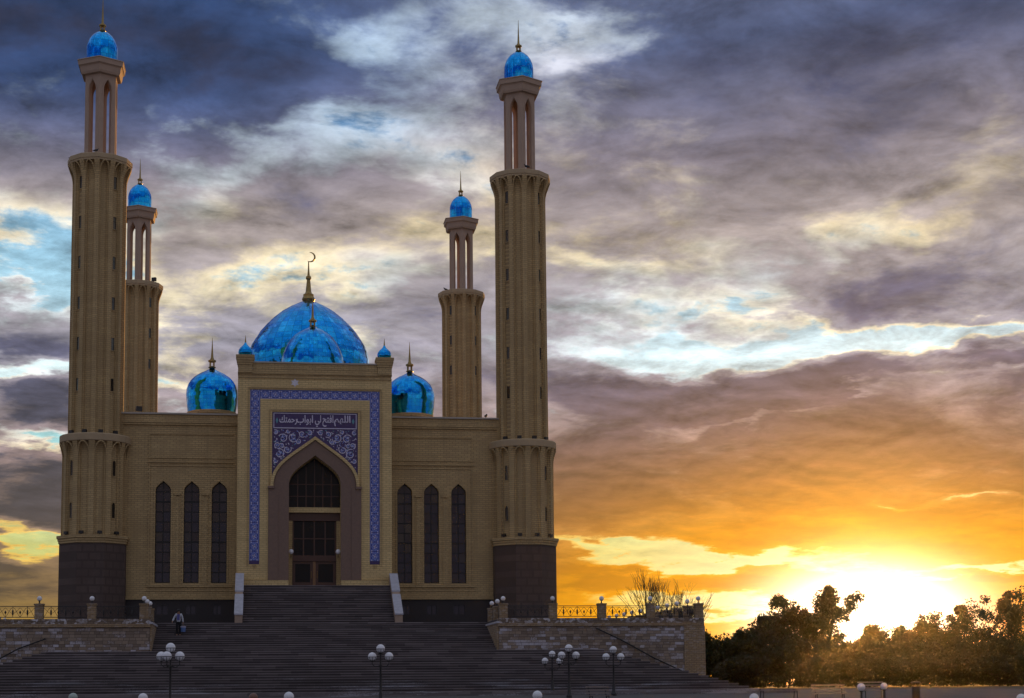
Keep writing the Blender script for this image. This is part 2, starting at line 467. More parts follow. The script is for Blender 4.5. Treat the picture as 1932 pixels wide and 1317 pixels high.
M['wood'] = plain('door_wood', (0.085, 0.034, 0.020), 0.45, 0.35, 4.0)
M['wood_lit'] = plain('lit_wood', (0.26, 0.13, 0.055), 0.5, 0.25, 4.0)  # door wood made lighter: the post's lit look is put into its colour
M['iron'] = plain('black_iron', (0.018, 0.017, 0.018), 0.45, 0.3, 8.0)
M['globe'] = plain('white_globe', (0.80, 0.80, 0.84), 0.25, 0.06, 5.0)
M['globe_brown'] = plain('brown_globe', (0.20, 0.09, 0.06), 0.35, 0.2, 5.0)
M['globe_green'] = plain('greenish_globe', (0.38, 0.46, 0.42), 0.3, 0.15, 5.0)
M['tile_blue'] = plain('deep_blue_glaze', (0.030, 0.045, 0.28), 0.22, 0.25, 5.0)
M['tile_purple'] = plain('purple_glaze', (0.038, 0.016, 0.120), 0.25, 0.25, 5.0)
M['tile_light'] = plain('light_blue_glaze', (0.21, 0.29, 0.74), 0.25, 0.25, 5.0)
M['tile_teal'] = plain('teal_glaze', (0.10, 0.30, 0.38), 0.25, 0.25, 5.0)
M['tile_white'] = plain('lilac_white_glaze', (0.68, 0.64, 0.82), 0.28, 0.2, 5.0)
M['plaster_white'] = plain('white_paint', (0.72, 0.70, 0.78), 0.6, 0.12, 6.0)
M['slat'] = plain('bench_slat', (0.22, 0.17, 0.15), 0.45, 0.25, 5.0)
M['bin'] = plain('bin_metal', (0.035, 0.03, 0.032), 0.5, 0.3)
M['skin'] = plain('skin', (0.36, 0.20, 0.13), 0.6, 0.1)
M['shirt'] = plain('pale_shirt', (0.50, 0.52, 0.58), 0.85, 0.12)
M['vest'] = plain('blue_front', (0.10, 0.10, 0.30), 0.85, 0.12)
M['trousers'] = plain('dark_trousers', (0.014, 0.013, 0.016), 0.9, 0.2)
M['hair'] = plain('dark_hair', (0.012, 0.010, 0.010), 0.6, 0.2)
M['pail'] = plain('blue_pail', (0.09, 0.17, 0.40), 0.5, 0.1)
M['pail_rim'] = plain('pale_pail_rim', (0.42, 0.42, 0.56), 0.5, 0.1)
M['bird'] = plain('pigeon', (0.03, 0.03, 0.036), 0.7, 0.3)
M['bark'] = plain('bark', (0.045, 0.032, 0.024), 0.9, 0.3, 5.0)

def _steps(nt, b, pos, k=1.0):
    x, y, z = nt.split(pos)
    n1 = nt.noise(nt.combine(x * 0.35, y * 0.6, z * 3.0), 1.0, 5.0, 0.65)
    n2 = nt.noise(pos, 14.0, 3.0, 0.6)
    block = nt.new('ShaderNodeTexWhiteNoise', noise_dimensions='2D')
    row = nt.math('FLOOR', z * 6.2)
    nt.put(block.inputs['Vector'], nt.combine(nt.math('FLOOR', x * 0.8 + row * 0.37), row, 0.0))
    col = nt.mix(nt.math('ADD', n1 * 0.35, V(nt, block.outputs['Value']) * 0.75), (0.09, 0.074, 0.078, 1), (0.29, 0.245, 0.25, 1))
    col = nt.mix(n2 * 0.3, col, (0.16, 0.135, 0.14, 1))
    # salt and meltwater stains lying along the lower flight
    w = nt.noise(nt.combine(x * 0.16, y * 0.2, z * 2.2), 1.0, 5.0, 0.7)
    lowpart = nt.smooth(z, 2.7, 1.5)
    m = nt.smooth(w + (n2 - 0.5) * 0.25 + lowpart * 0.07, 0.58, 0.70) * (0.12 + 0.75 * lowpart)
    col = nt.mix(m, col, (0.50, 0.50, 0.56, 1))
    oi = nt.new('ShaderNodeObjectInfo')
    col = nt.mix(V(nt, oi.outputs['Random']) * 0.45, col, (0.06, 0.05, 0.052, 1))
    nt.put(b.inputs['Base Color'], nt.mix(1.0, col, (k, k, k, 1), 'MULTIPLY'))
    nt.put(b.inputs['Roughness'], 0.75 - n1 * 0.3)
    bump(nt, b, n2, 0.4, 0.01)
M['step'] = material('step_stone', _steps)
M['riser'] = material('riser_stone', lambda nt, b, pos: _steps(nt, b, pos, 0.42))  # step stone darkened: shade below the worn nosing is put into colour

def _mirror(nt, b, pos, nu=40, nv=13.0, ns=2.6):
    # blue mirror-polished sheets laid in rings: every sheet sits at a slightly different angle, thin dark seams between
    tcn = nt.new('ShaderNodeTexCoord')
    gx, gy, gzz = nt.split(tcn.outputs['Generated'])
    ang = nt.math('ARCTAN2', gx - 0.5, gy - 0.5)
    u = ang * (nu / 6.28318) + nu * 0.5
    v = gzz * nv
    wn = nt.new('ShaderNodeTexWhiteNoise', noise_dimensions='2D')
    nt.put(wn.inputs['Vector'], nt.combine(nt.math('FLOOR', u), nt.math('FLOOR', v), 0.0))
    n = nt.noise(pos, 1.6, 4.0, 0.55)
    ge = nt.new('ShaderNodeNewGeometry')
    def vm(op, a, c):
        q = nt.new('ShaderNodeVectorMath', operation=op); nt.put(q.inputs[0], a)
        if op == 'SCALE': nt.put(q.inputs[3], c)
        elif c is not None: nt.put(q.inputs[1], c)
        return V(nt, q.outputs[0])
    off = vm('SUBTRACT', wn.outputs['Color'], (0.5, 0.5, 0.5))
    nn = nt.noise(pos, ns, 3.0, 0.5, out='Color')
    off2 = vm('SUBTRACT', nn, (0.5, 0.5, 0.5))
    nrm = vm('NORMALIZE', vm('ADD', vm('ADD', ge.outputs['Normal'], vm('SCALE', off, 0.09)), vm('SCALE', off2, 0.30)), None)
    nt.put(b.inputs['Normal'], nrm)
    fu = nt.math('ABSOLUTE', nt.math('FRACT', u) - 0.5); fv = nt.math('ABSOLUTE', nt.math('FRACT', v) - 0.5)
    seam = nt.smooth(nt.math('MAXIMUM', fu, fv), 0.455, 0.495) * 0.55
    col = nt.mix(V(nt, wn.outputs['Value']), (0.004, 0.30, 0.92, 1), (0.022, 0.46, 1.0, 1))
    nt.put(b.inputs['Base Color'], nt.mix(seam, col, (0.004, 0.06, 0.20, 1)))
    b.inputs['Metallic'].default_value = 1.0
    nt.put(b.inputs['Roughness'], 0.05 + n * 0.08)
M['mirror'] = material('blue_mirror_sheet', _mirror)
M['mirror_small'] = material('blue_mirror_small_sheet', lambda nt, b, pos: _mirror(nt, b, pos, 12, 5.0, 1.2))

def _paving(nt, b, pos):
    x, y, z = nt.split(pos)
    br = nt.new('ShaderNodeTexBrick'); nt.put(br.inputs['Vector'], nt.combine(x, y, 0.0))
    br.inputs['Color1'].default_value = (0.075, 0.062, 0.06, 1); br.inputs['Color2'].default_value = (0.06, 0.05, 0.05, 1)
    br.inputs['Mortar'].default_value = (0.07, 0.06, 0.06, 1); br.inputs['Scale'].default_value = 1.0
    br.inputs['Brick Width'].default_value = 0.6; br.inputs['Row Height'].default_value = 0.6; br.inputs['Mortar Size'].default_value = 0.015
    n = nt.noise(pos, 0.5, 5.0, 0.6)
    nt.put(b.inputs['Base Color'], nt.mix(nt.smooth(n, 0.4, 0.7) * 0.5, V(nt, br.outputs['Color']), (0.09, 0.08, 0.08, 1)))
    b.inputs['Roughness'].default_value = 0.75
M['paving'] = material('paving', _paving)

def _earth(nt, b, pos):
    n = nt.noise(pos, 0.25, 6.0, 0.6)
    nt.put(b.inputs['Base Color'], nt.mix(n, (0.035, 0.032, 0.014, 1), (0.085, 0.07, 0.035, 1)))
    b.inputs['Roughness'].default_value = 0.95
M['earth'] = material('dry_grass_ground', _earth)

def leaf_mat(name, c1, c2, trans=0.45):
    def fn(nt, b, pos):
        n = nt.noise(pos, 0.9, 4.0, 0.6)
        col = nt.mix(nt.smooth(n, 0.35, 0.65), (*c1, 1), (*c2, 1))
        nt.put(b.inputs['Base Color'], col)
        b.inputs['Roughness'].default_value = 0.6
        tr = nt.new('ShaderNodeBsdfTranslucent'); nt.put(tr.inputs[0], col)
        mx = nt.new('ShaderNodeMixShader'); mx.inputs[0].default_value = trans
        out = nt.t.nodes['Material Output']
        nt.t.links.new(b.outputs[0], mx.inputs[1]); nt.t.links.new(tr.outputs[0], mx.inputs[2])
        nt.t.links.new(mx.outputs[0], out.inputs[0])
    return material(name, fn)
M['leaf'] = leaf_mat('autumn_green_leaf', (0.032, 0.048, 0.014), (0.066, 0.068, 0.020))
M['leaf_dark'] = leaf_mat('dark_green_leaf', (0.020, 0.032, 0.012), (0.042, 0.046, 0.016))
M['needle'] = leaf_mat('needle', (0.022, 0.034, 0.016), (0.045, 0.052, 0.02), 0.2)

GZ = 5.9      # level of the upper terrace
RNG = random.Random(7)
rad = math.radians

# ================================================================ ground, terrace, plaza
def slab_profile(name, x0, x1, prof, mat, dz=0.0):
    mb = MB()
    v, f = [], []
    for (y, z) in prof:
        v += [(x0, y, z + dz), (x1, y, z + dz)]
    for i in range(len(prof) - 1):
        f.append((2 * i, 2 * i + 1, 2 * i + 3, 2 * i + 2))
    mb.add(v, f)
    return tag(mb.build(name, mat), kind='structure')
slab_profile('ground', -410, 410, [(-135, 0.0), (-54, 0.0), (-40, 0.6), (-27, 1.15), (255, 1.15)], M['earth'], -0.01)
slab_profile('plaza', -70, 42, [(-118, 0.0), (-54, 0.0), (-40, 0.6), (-27, 1.15), (-14, 1.15)], M['paving'], 0.004)

mb = MB()
mb.box(-25.0, 25.0, -12.0, 48.0, 1.1, GZ)
mb.box(-25.0, -10.65, -17.0, -12.0, 1.1, GZ)
mb.box(11.45, 25.0, -17.0, -12.0, 1.1, GZ)
tag(mb.build('terrace', M['paving']), kind='structure')

# ================================================================ minarets
def ring12(R, z, k=1.0):
    pts = []
    for i in range(12):
        a = -90 + 30 * i
        for da, dr in ((-4.6, 0), (4.6, 0), (4.9, 0.13), (7.6, 0.13), (7.9, 0.26), (22.1, 0.26), (22.4, 0.13), (25.1, 0.13)):
            r = R - dr * k
            pts.append((r * math.cos(rad(a + da)), r * math.sin(rad(a + da)), z))
    return pts

def slit_meshes():
    fr, pn = [], []
    for hh, arched in ((0.95, False), (1.15, True)):
        w = 0.15
        inner = [(-w, 0), (w, 0)] + (arch(w, hh - 0.22, hh, 5) if arched else [(w, hh), (-w, hh)])
        o = 0.055
        outer = [(-w - o, -o), (w + o, -o)] + (arch(w + o, hh - 0.22, hh + o, 5) if arched else [(w + o, hh + o), (-w - o, hh + o)])
        a = MB().prism(outer, [inner], -0.07, 0.05)
        fr.append(a.mesh('slit_frame', M['brick']))
        p = MB().prism(inner, [], -0.012, 0.02)
        p.box(-w, w, -0.05, -0.012, hh * 0.62, hh * 0.62 + 0.03)
        pn.append(p.mesh('slit_pane', M['slit_glass']))
    return fr, pn
SLIT_F, SLIT_P = slit_meshes()

def trim_mesh(R0, R1, z0, z1):
    """pointed arch rib spreading with the corbel, over one panel centred on -Y"""
    mb = MB()
    for s in (-1, 1):
        pts = []
        for i in range(9):
            t = i / 8
            a = rad(-90 + s * (10.5 * (1 - t ** 1.8)))
            z = z0 + (z1 - z0) * (1 - (1 - t) ** 1.7)
            r = R0 + (R1 - R0) * ((z - z0) / (z1 - z0)) ** 1.6
            pts.append((r * math.cos(a), r * math.sin(a), z))
        mb.tube(pts, 0.055, 5)
    return mb.mesh('arch_trim', M['brick'])

def finial(mb, z, s=1.0, spike=2.0):
    """little arcaded kiosk with a spike"""
    mb.lathe([(0.26 * s, z), (0.30 * s, z + 0.06 * s), (0.24 * s, z + 0.12 * s)], 10)
    for k in range(4):
        a = rad(45 + 90 * k)
        mb.tube([(0.20 * s * math.cos(a), 0.20 * s * math.sin(a), z + 0.10 * s), (0.20 * s * math.cos(a), 0.20 * s * math.sin(a), z + 0.52 * s)], 0.065 * s, 5)
    mb.lathe([(0.20 * s, z + 0.46 * s), (0.31 * s, z + 0.50 * s), (0.31 * s, z + 0.62 * s), (0.17 * s, z + 0.68 * s), (0.10 * s, z + 0.85 * s),
              (0.055 * s, z + 0.68 * s + spike * 0.5), (0.012, z + 0.68 * s + spike)], 10)

DOME_MINARET = [(1.12, 0), (1.14, 0.3), (1.15, 0.9), (1.14, 1.3), (1.08, 1.62), (0.95, 1.95), (0.75, 2.24), (0.50, 2.46), (0.26, 2.60), (0.12, 2.68), (0.05, 2.72)]

def fill_minaret(root, rear=False):
    z = lambda Z: Z - GZ
    L = lambda mb, name, mat, smooth=False, parent=None: inst(name, mb.mesh(name, mat, smooth), parent or root)
    mb = MB(); mb.lathe([(2.55, 0.0), (2.55, z(12.2))], 8, a0=rad(22.5)); L(mb, 'base', M['granite_base'])
    mb = MB(); mb.lathe([(2.50, z(12.05)), (2.62, z(12.1)), (2.62, z(12.25)), (2.68, z(12.28)), (2.68, z(12.42)), (2.76, z(12.46)), (2.76, z(12.66)), (2.2, z(12.70))], 8, a0=rad(22.5))
    L(mb, 'cornice', M['brick'])
    mb = MB(); mb.rings([ring12(2.36, z(12.5)), ring12(2.36, z(18.55))] + [ring12(R_, z(Z_), (R_ - 2.10) / 0.26) for R_, Z_ in ((2.38, 18.85), (2.44, 19.15), (2.51, 19.42), (2.54, 19.60))])
    L(mb, 'lower_shaft', M['brick'])
    mb = MB(); mb.lathe([(2.0, z(19.50)), (2.56, z(19.53)), (2.60, z(19.58)), (2.60, z(20.02)), (2.54, z(20.09)), (1.6, z(20.12))], 24, a0=rad(-90))
    L(mb, 'lower_balcony', M['stucco'])
    mb = MB(); mb.rings([ring12(2.0, z(19.9)), ring12(1.98, z(39.15))] + [ring12(R_, z(Z_), (R_ - 1.72) / 0.26) for R_, Z_ in ((2.0, 39.45), (2.08, 39.8), (2.21, 40.15), (2.30, 40.42), (2.32, 40.6))])
    L(mb, 'upper_shaft', M['brick'])
    mb = MB(); mb.lathe([(1.6, z(40.52)), (2.34, z(40.55)), (2.34, z(40.68)), (2.39, z(40.71)), (2.39, z(41.02)), (2.33, z(41.07)), (0.5, z(41.10))], 12, a0=rad(-90))
    L(mb, 'upper_balcony', M['stucco'])
    # corbel ribs
    for (R0, R1, za, zb) in ((2.30, 2.54, 18.5, 19.50), (1.93, 2.32, 39.3, 40.52)):
        if rear and za < 30: continue
        me = trim_mesh(R0, R1, z(za), z(zb))
        for k in (-75, -45, -15, 15, 45, 75):
            inst('arch_trim', me, root, (0, 0, 0), rad(k))
    # slit windows on the four diagonal panels that show
    for s in (-1, 1):
        rows = [(1, 17.05, 2.36), (1, 13.95, 2.36)] if not rear else []
        rows += [(0, 23.35 + 3.05 * i, 1.99) for i in range(6)][3 if rear else 0:]
        for kind, Z, R in rows:
            rr = (R - 0.26) * math.cos(rad(7))
            a = rad(-90 + 45 * s)
            w = inst('slit_window', SLIT_F[kind], root, (rr * math.cos(a), rr * math.sin(a), z(Z)), rad(45 * s))
            inst('pane', SLIT_P[kind], w)
    # open lantern: six arched sides
    Rv, th = 1.29, 0.34
    ap = Rv * math.cos(rad(30)); hw = Rv * math.sin(rad(30))
    z0, z1 = z(41.05), z(47.9)
    mb = MB()
    ins = [(-0.30, z0 + 0.0), (-0.30, z(46.30))] + list(reversed(arch(0.30, z(46.30), z(47.15), 8)))[1:-1] + [(0.30, z(46.30)), (0.30, z0 + 0.0)]
    outl = [(-hw, z0)] + ins[0:1] + ins[1:-1] + ins[-1:] + [(hw, z0), (hw, z1), (-hw, z1)]
    fn = lambda u, d, zz: (u * (ap - d) / ap if abs(abs(u) - hw) < 1e-4 else u, -(ap - d), zz)
    mb.prism(outl, [], 0.0, th, fn=fn)
    # raised moulding round the arch
    rim = [(-0.37, z(45.4)), (-0.37, z(46.30))] + list(reversed(arch(0.37, z(46.30), z(47.28), 8)))[1:-1] + [(0.37, z(46.30)), (0.37, z(45.4))]
    mb.ribbon(rim, 0.07, -ap, 0.03)
    me = mb.mesh('arch_panel', M['concrete'])
    for k in range(6):
        inst('arch_panel', me, root, (0, 0, 0), rad(30 + 60 * k))
    mb = MB(); mb.lathe([(1.20, z(47.50)), (1.58, z(47.54)), (1.66, z(47.70)), (1.72, z(48.10)), (1.80, z(48.18)), (1.88, z(48.20)), (1.91, z(48.52)), (1.97, z(48.56)), (1.95, z(48.62)), (0.6, z(48.68))], 6, a0=rad(-90))
    L(mb, 'canopy', M['concrete'])
    mb = MB(); mb.lathe([(r, z(48.62) + zz) for r, zz in DOME_MINARET], 40)
    d = L(mb, 'dome', M['mirror_small'], True)
    mb = MB(); finial(mb, z(51.25), 0.85, 2.05)
    L(mb, 'spire', M['gold'], True, d)
    # small floodlights on the ledges
    mbf = MB(); mbf.box(-0.16, 0.16, -0.10, 0.10, 0.05, 0.26); mbf.box(-0.03, 0.03, -0.03, 0.03, 0, 0.06)
    fm = mbf.mesh('floodlight', M['iron'])
    for (Z, R) in ((20.10, 2.22), (12.68, 2.52)):
        if rear: continue
        for k in (-45, -15, 15, 45):
            inst('floodlight', fm, root, (R * math.sin(rad(k)), -R * math.cos(rad(k)), z(Z)), rad(k))

MINARETS = [(-16, 0, 'tall brick minaret at the front left corner of the mosque', False),
            (16, 0, 'tall brick minaret at the front right corner, nearest the sunset', False),
            (-16, 37.25, 'rear left minaret half hidden behind the front left one', True),
            (16, 37.25, 'rear right minaret rising behind the right wing roof', True)]
front_root = rear_root = None
for (X, Y, lab, rear) in MINARETS:
    src = rear_root if rear else front_root
    if src is None:
        r = empty('minaret', (X, Y, GZ), lab, 'minaret', 'minarets at the corners of the mosque')
        fill_minaret(r, rear)
        if rear: rear_root = r
        else: front_root = r
    else:
        r = copy_tree(src); r.location = (X, Y, GZ); r['label'] = lab

# ================================================================ mosque
PX = 0.08
mosque = empty('mosque', (PX, 0.0, GZ), 'ochre brick mosque with blue mirrored domes and a tiled portal', 'mosque')
def part(mb, name, mat, parent=None, smooth=False):
    return mb.build(name, mat, parent or mosque, smooth)

# body behind the facade
mb = MB()
mb.box(-13.9, -13.3, 0.62, 37.0, GZ, 21.6); mb.box(13.3, 13.9, 0.62, 37.0, GZ, 21.6)
mb.box(-13.3, 13.3, 36.4, 37.0, GZ, 21.6)
part(mb, 'rear_wall', M['brick'])
mb = MB(); mb.box(-13.3, 13.3, 0.62, 36.4, 21.1, 21.4)
part(mb, 'roof', M['coping_metal'])

# ---- the two wings
WIN_X = (6.92, 8.95, 11.03)
WW, WSILL, WSPR, WAPX = 0.56, 9.33, 16.15, 16.9
def window_outline(cx, g=0.0):
    return [(cx - WW - g, WSILL - g), (cx + WW + g, WSILL - g)] + arch(WW + g, WSPR, WAPX + g * 1.2, 8, cx)

def pane_mesh(w, h):
    return MB().box(-w / 2, w / 2, -0.008, 0.008, 0, h).mesh('pane', M['glass'])
NROW = 9
PH = (WSPR - WSILL - 0.06) / NROW
PANE = pane_mesh(WW - 0.06, PH - 0.045)
_ap = [(0.03, WSPR + 0.03), (WW - 0.05, WSPR + 0.03)] + [p for p in arch(WW - 0.045, WSPR + 0.03, WAPX - 0.07, 8)[1:9] if p[0] > 0.03] + [(0.03, WAPX - 0.10)]
_apm = [(-x, z) for x, z in reversed(_ap)]
APANE_R = MB().prism(_ap, [], -0.008, 0.008).mesh('pane', M['glass'])
APANE_L = MB().prism(_apm, [], -0.008, 0.008).mesh('pane', M['glass'])
FRAME_MB = MB()
FRAME_MB.prism(window_outline(0, -0.001), [window_outline(0, -0.05)], -0.05, 0.05)
FRAME_MB.box(-0.036, 0.036, -0.04, 0.04, WSILL + 0.05, WAPX - 0.1)
for i in range(1, NROW + 1):
    zz = WSILL + 0.05 + PH * i
    tk = 0.06 if i in (4, 8) else 0.034
    for s in (-1, 1):
        FRAME_MB.box(min(s * 0.0361, s * (WW - 0.05)), max(s * 0.0361, s * (WW - 0.05)), -0.035, 0.035, zz - tk, zz + tk)
FRAME_ME = FRAME_MB.mesh('window', M['frame'])

for s in (-1, 1):
    holes = [window_outline(s * x) for x in WIN_X]
    xa, xb = (5.4, 14.4)
    lo, hi = (min(s * xa, s * xb), max(s * xa, s * xb))
    mb = MB(); mb.prism([(lo, 8.1), (hi, 8.1), (hi, 21.9), (lo, 21.9)], holes, 0.0, 0.6)
    wall = part(mb, 'wing_wall', M['brick'])
    mb = MB()
    bw = [(6.75, 7.30), (8.6, 9.3), (10.6, 11.45)]
    bh = [[(s * a, 7.0), (s * b, 7.0), (s * b, 7.65), (s * a, 7.65)] for a, b in bw]
    mb.prism([(lo, GZ - 0.3), (hi, GZ - 0.3), (hi, 8.098), (lo, 8.098)], bh, 0.03, 0.6)
    part(mb, 'basement_wall', M['granite_dark'])
    for a, b in bw:
        mb = MB(); mb.box(min(s * a, s * b), max(s * a, s * b), 0.14, 0.16, 7.0, 7.65)
        fr_ = part(mb, 'basement_window', M['glass'])
        mb = MB(); c = s * (a + b) / 2
        mb.box(c - 0.025, c + 0.025, 0.10, 0.137, 7.0, 7.65)
        part(mb, 'mullion', M['frame'], fr_)
    # mouldings
    def bar(x0, x1, z0, z1, p, name='moulding', mat='brick'):
        b_ = MB(); b_.box(min(s * x0, s * x1), max(s * x0, s * x1), -p, 0.02, z0, z1)
        part(b_, name, M[mat])
    bar(5.5, 14.35, 8.10, 8.22, 0.16); bar(5.5, 14.35, 8.225, 8.34, 0.10)
    bar(5.75, 12.3, 8.72, 8.80, 0.05)
    bar(5.9, 12.2, 9.02, 9.20, 0.12, 'sill_course')
    bar(5.5, 14.3, 21.12, 21.26, 0.14); bar(5.5, 14.3, 21.27, 21.36, 0.20)
    bar(5.5, 14.3, 21.37, 21.897, 0.10)
    b_ = MB(); b_.box(min(s * 5.5, s * 14.3), max(s * 5.5, s * 14.3), -0.24, 0.62, 21.9, 22.02); part(b_, 'coping', M['coping_metal'])
    bar(5.9, 12.15, 20.40, 20.50, 0.07); bar(5.9, 12.25, 18.62, 18.74, 0.07); bar(5.9, 12.25, 18.28, 18.36, 0.10); bar(5.9, 11.95, 18.02, 18.10, 0.06)
    bar(12.05, 12.15, 18.75, 20.39, 0.07); bar(12.0, 12.12, 9.21, 18.01, 0.09); bar(12.13, 12.22, 9.21, 18.27, 0.05)
    for cx in (7.935, 9.99):
        bar(cx - 0.20, cx - 0.11, 9.21, 15.85, 0.06, 'pilaster'); bar(cx + 0.11, cx + 0.20, 9.21, 15.85, 0.06, 'pilaster')
        bar(cx - 0.105, cx + 0.105, 9.45, 15.7, 0.09, 'colonnette')
        bar(cx - 0.24, cx + 0.24, 15.86, 16.02, 0.12, 'capital'); bar(cx - 0.15, cx + 0.15, 9.21, 9.44, 0.12, 'pedestal')
    for x in WIN_X:
        w = inst('window', FRAME_ME, mosque, (s * x - PX, 0.30, -GZ))
        for r_ in range(NROW):
            for q in (-1, 1):
                p = inst('pane', PANE, w, (q * (WW / 2 - 0.005), 0.0, WSILL + 0.07 + PH * r_))
                p.rotation_euler = (RNG.uniform(-0.022, 0.022), 0, RNG.uniform(-0.03, 0.03))
        inst('pane', APANE_R, w); inst('pane', APANE_L, w)
        mb = MB(); mb.prism(window_outline(s * x, 0.13), [window_outline(s * x, 0.02)], -0.045, 0.02)
        part(mb, 'window_surround', M['brick'])

# ---- portal
def X(*xs): return [PX + x for x in xs]
OPEN = lambda g=0.0, zb=8.93: [(PX - 1.9 - g, zb), (PX - 1.9 - g, 16.35)] + list(reversed(arch(1.9 + g, 16.35, 18.6 + g * 1.25, 14, PX)))[1:-1] + [(PX + 1.9 + g, 16.35), (PX + 1.9 + g, zb)]
mb = MB()
outl = [(PX - 5.62, GZ)] + [(PX - 1.9, GZ)] + OPEN()[0:] + [(PX + 1.9, GZ)] + [(PX + 5.62, GZ), (PX + 5.62, 25.0), (PX - 5.62, 25.0)]
mb.prism(outl, [], -2.40, 1.2)
part(mb, 'portal', M['brick_portal'])
BX0, BX1, BZ0, BZ1 = 4.03, 4.77, 10.55, 23.47     # tile border, inner and outer half width
mb = MB()   # raised outer frame
mb.prism([(PX - 5.66, 9.4), (PX - BX1, 9.4), (PX - BX1, BZ1), (PX + BX1, BZ1), (PX + BX1, 9.4), (PX + 5.66, 9.4), (PX + 5.66, 24.3), (PX - 5.66, 24.3)], [], -2.55, -2.38)
part(mb, 'outer_frame', M['brick_portal'])
for s in (-1, 1):
    mb = MB()
    mb.box(min(PX + s * BX0, PX + s * BX1), max(PX + s * BX0, PX + s * BX1), -2.54, -2.38, 9.4, BZ0 - 0.02)
    part(mb, 'frame_foot', M['brick_portal'])
mb = MB()   # raised inner frame
mb.prism([(PX - BX0, 9.4), (PX - 3.40, 9.4), (PX - 3.40, 16.25), (PX - 3.15, 16.25), (PX - 3.15, 21.82), (PX + 3.15, 21.82), (PX + 3.15, 16.25), (PX + 3.40, 16.25), (PX + 3.40, 9.4), (PX + BX0, 9.4),
          (PX + BX0, 22.78), (PX - BX0, 22.78)], [], -2.53, -2.38)
part(mb, 'inner_frame', M['brick_portal'])
mb = MB()   # thin bead inside the inner frame and outside the border
for s in (-1, 1):
    a, b = sorted((PX + s * 3.30, PX + s * 3.40)); mb.box(a, b, -2.57, -2.528, 16.4, 22.0)
    a, b = sorted((PX + s * 4.84, PX + s * 4.94)); mb.box(a, b, -2.60, -2.548, 10.4, 23.6)
mb.box(PX - 3.29, PX + 3.29, -2.57, -2.528, 21.92, 22.0)
mb.box(PX - 4.83, PX + 4.83, -2.60, -2.548, 23.54, 23.64)
part(mb, 'bead_moulding', M['brick'])

# glazed border: one tile after another, deep blue with a light medallion
def border_tile(w, h):
    mb = MB()
    mb.box(-w / 2 + 0.004, w / 2 - 0.004, -0.03, 0.0, -h / 2 + 0.004, h / 2 - 0.004, 0)
    y = -0.03
    for s in (-1, 1):
        mb.box(min(s * w * 0.40, s * w * 0.46), max(s * w * 0.40, s * w * 0.46), y - 0.012, y, -h / 2 + 0.004, h / 2 - 0.004, 1)
    n = 32
    ringp = []
    for i in range(n + 1):
        a = 2 * math.pi * i / n
        r = 0.27 * w * (1 + 0.16 * math.cos(8 * a))
        ringp.append((r * math.cos(a), r * 1.12 * math.sin(a)))
    mb.ribbon(ringp, 0.05, y, 0.012, 1)
    for k in range(8):
        a = rad(45 * k + 22.5)
        c = (0.155 * w * math.cos(a), 0.165 * w * math.sin(a))
        mb.prism([(c[0] + 0.045 * math.cos(a + t), c[1] + 0.045 * math.sin(a + t)) for t in (0, 1.57, 3.14, 4.71)], [], y - 0.012, y, 2 if k % 2 else 1)
    mb.prism([(0.05 * math.cos(t * 0.785), 0.05 * math.sin(t * 0.785)) for t in range(8)], [], y - 0.014, y, 2)
    for sx in (-1, 1):
        for sz in (-1, 1):
            P = [(sx * w * 0.36, sz * h * 0.30), (sx * w * 0.22, sz * h * 0.40), (sx * w * 0.05, sz * h * 0.38), (sx * w * 0.10, sz * h * 0.47)]
            mb.ribbon(P, 0.045, y, 0.012, 1)
            cpt = (sx * w * 0.30, sz * h * 0.42)
            mb.prism([(cpt[0] + 0.05 * math.cos(t), cpt[1] + 0.05 * math.sin(t)) for t in (0, 1.57, 3.14, 4.71)], [], y - 0.012, y, 2)
    return mb.mesh('border_tile', [M['tile_blue'], M['tile_light'], M['tile_white']])
mb = MB()
for s in (-1, 1):
    a, b = sorted((PX + s * BX0, PX + s * BX1)); mb.box(a, b, -2.425, -2.38, BZ0, BZ1)
mb.box(PX - BX0, PX + BX0, -2.425, -2.38, 22.78, BZ1)
border = part(mb, 'tile_border', M['tile_blue'])
bwid = BX1 - BX0
NT_ = 17
bh_ = (22.76 - BZ0 - 0.25) / NT_
TILE_V = border_tile(bwid, bh_)
TILE_H = border_tile(bwid, bwid)
P0 = world_loc(border)
for s in (-1, 1):
    for i in range(NT_):
        inst('border_tile', TILE_V, border, Vector((PX + s * (BX0 + BX1) / 2, -2.426, BZ0 + 0.25 + bh_ * (i + 0.5))) - P0)
    inst('border_tile', TILE_H, border, Vector((PX + s * (BX0 + BX1) / 2, -2.426, (22.76 + BZ1) / 2)) - P0)
    mb = MB(); a, b = sorted((PX + s * (BX0 + 0.01), PX + s * (BX1 - 0.01))); mb.box(a, b, -2.47, -2.424, BZ0 + 0.01, BZ0 + 0.23)
    part(mb, 'end_tile', M['tile_purple'], border)
    mb = MB(); c = PX + s * (BX0 + BX1) / 2
    mb.prism([(c - 0.16, BZ0 - 0.05), (c, BZ0 - 0.32), (c + 0.16, BZ0 - 0.05)], [], -2.60, -2.53)
    part(mb, 'bracket', M['brick'], border)
NH_ = 11
hw_ = 2 * BX0 / NH_
TILE_T = border_tile(bwid, hw_)
for i in range(NH_):
    t_ = inst('border_tile', TILE_T, border, Vector((PX - BX0 + hw_ * (i + 0.5), -2.426, (22.76 + BZ1) / 2)) - P0)
    t_.rotation_euler = (0, math.pi / 2, 0)

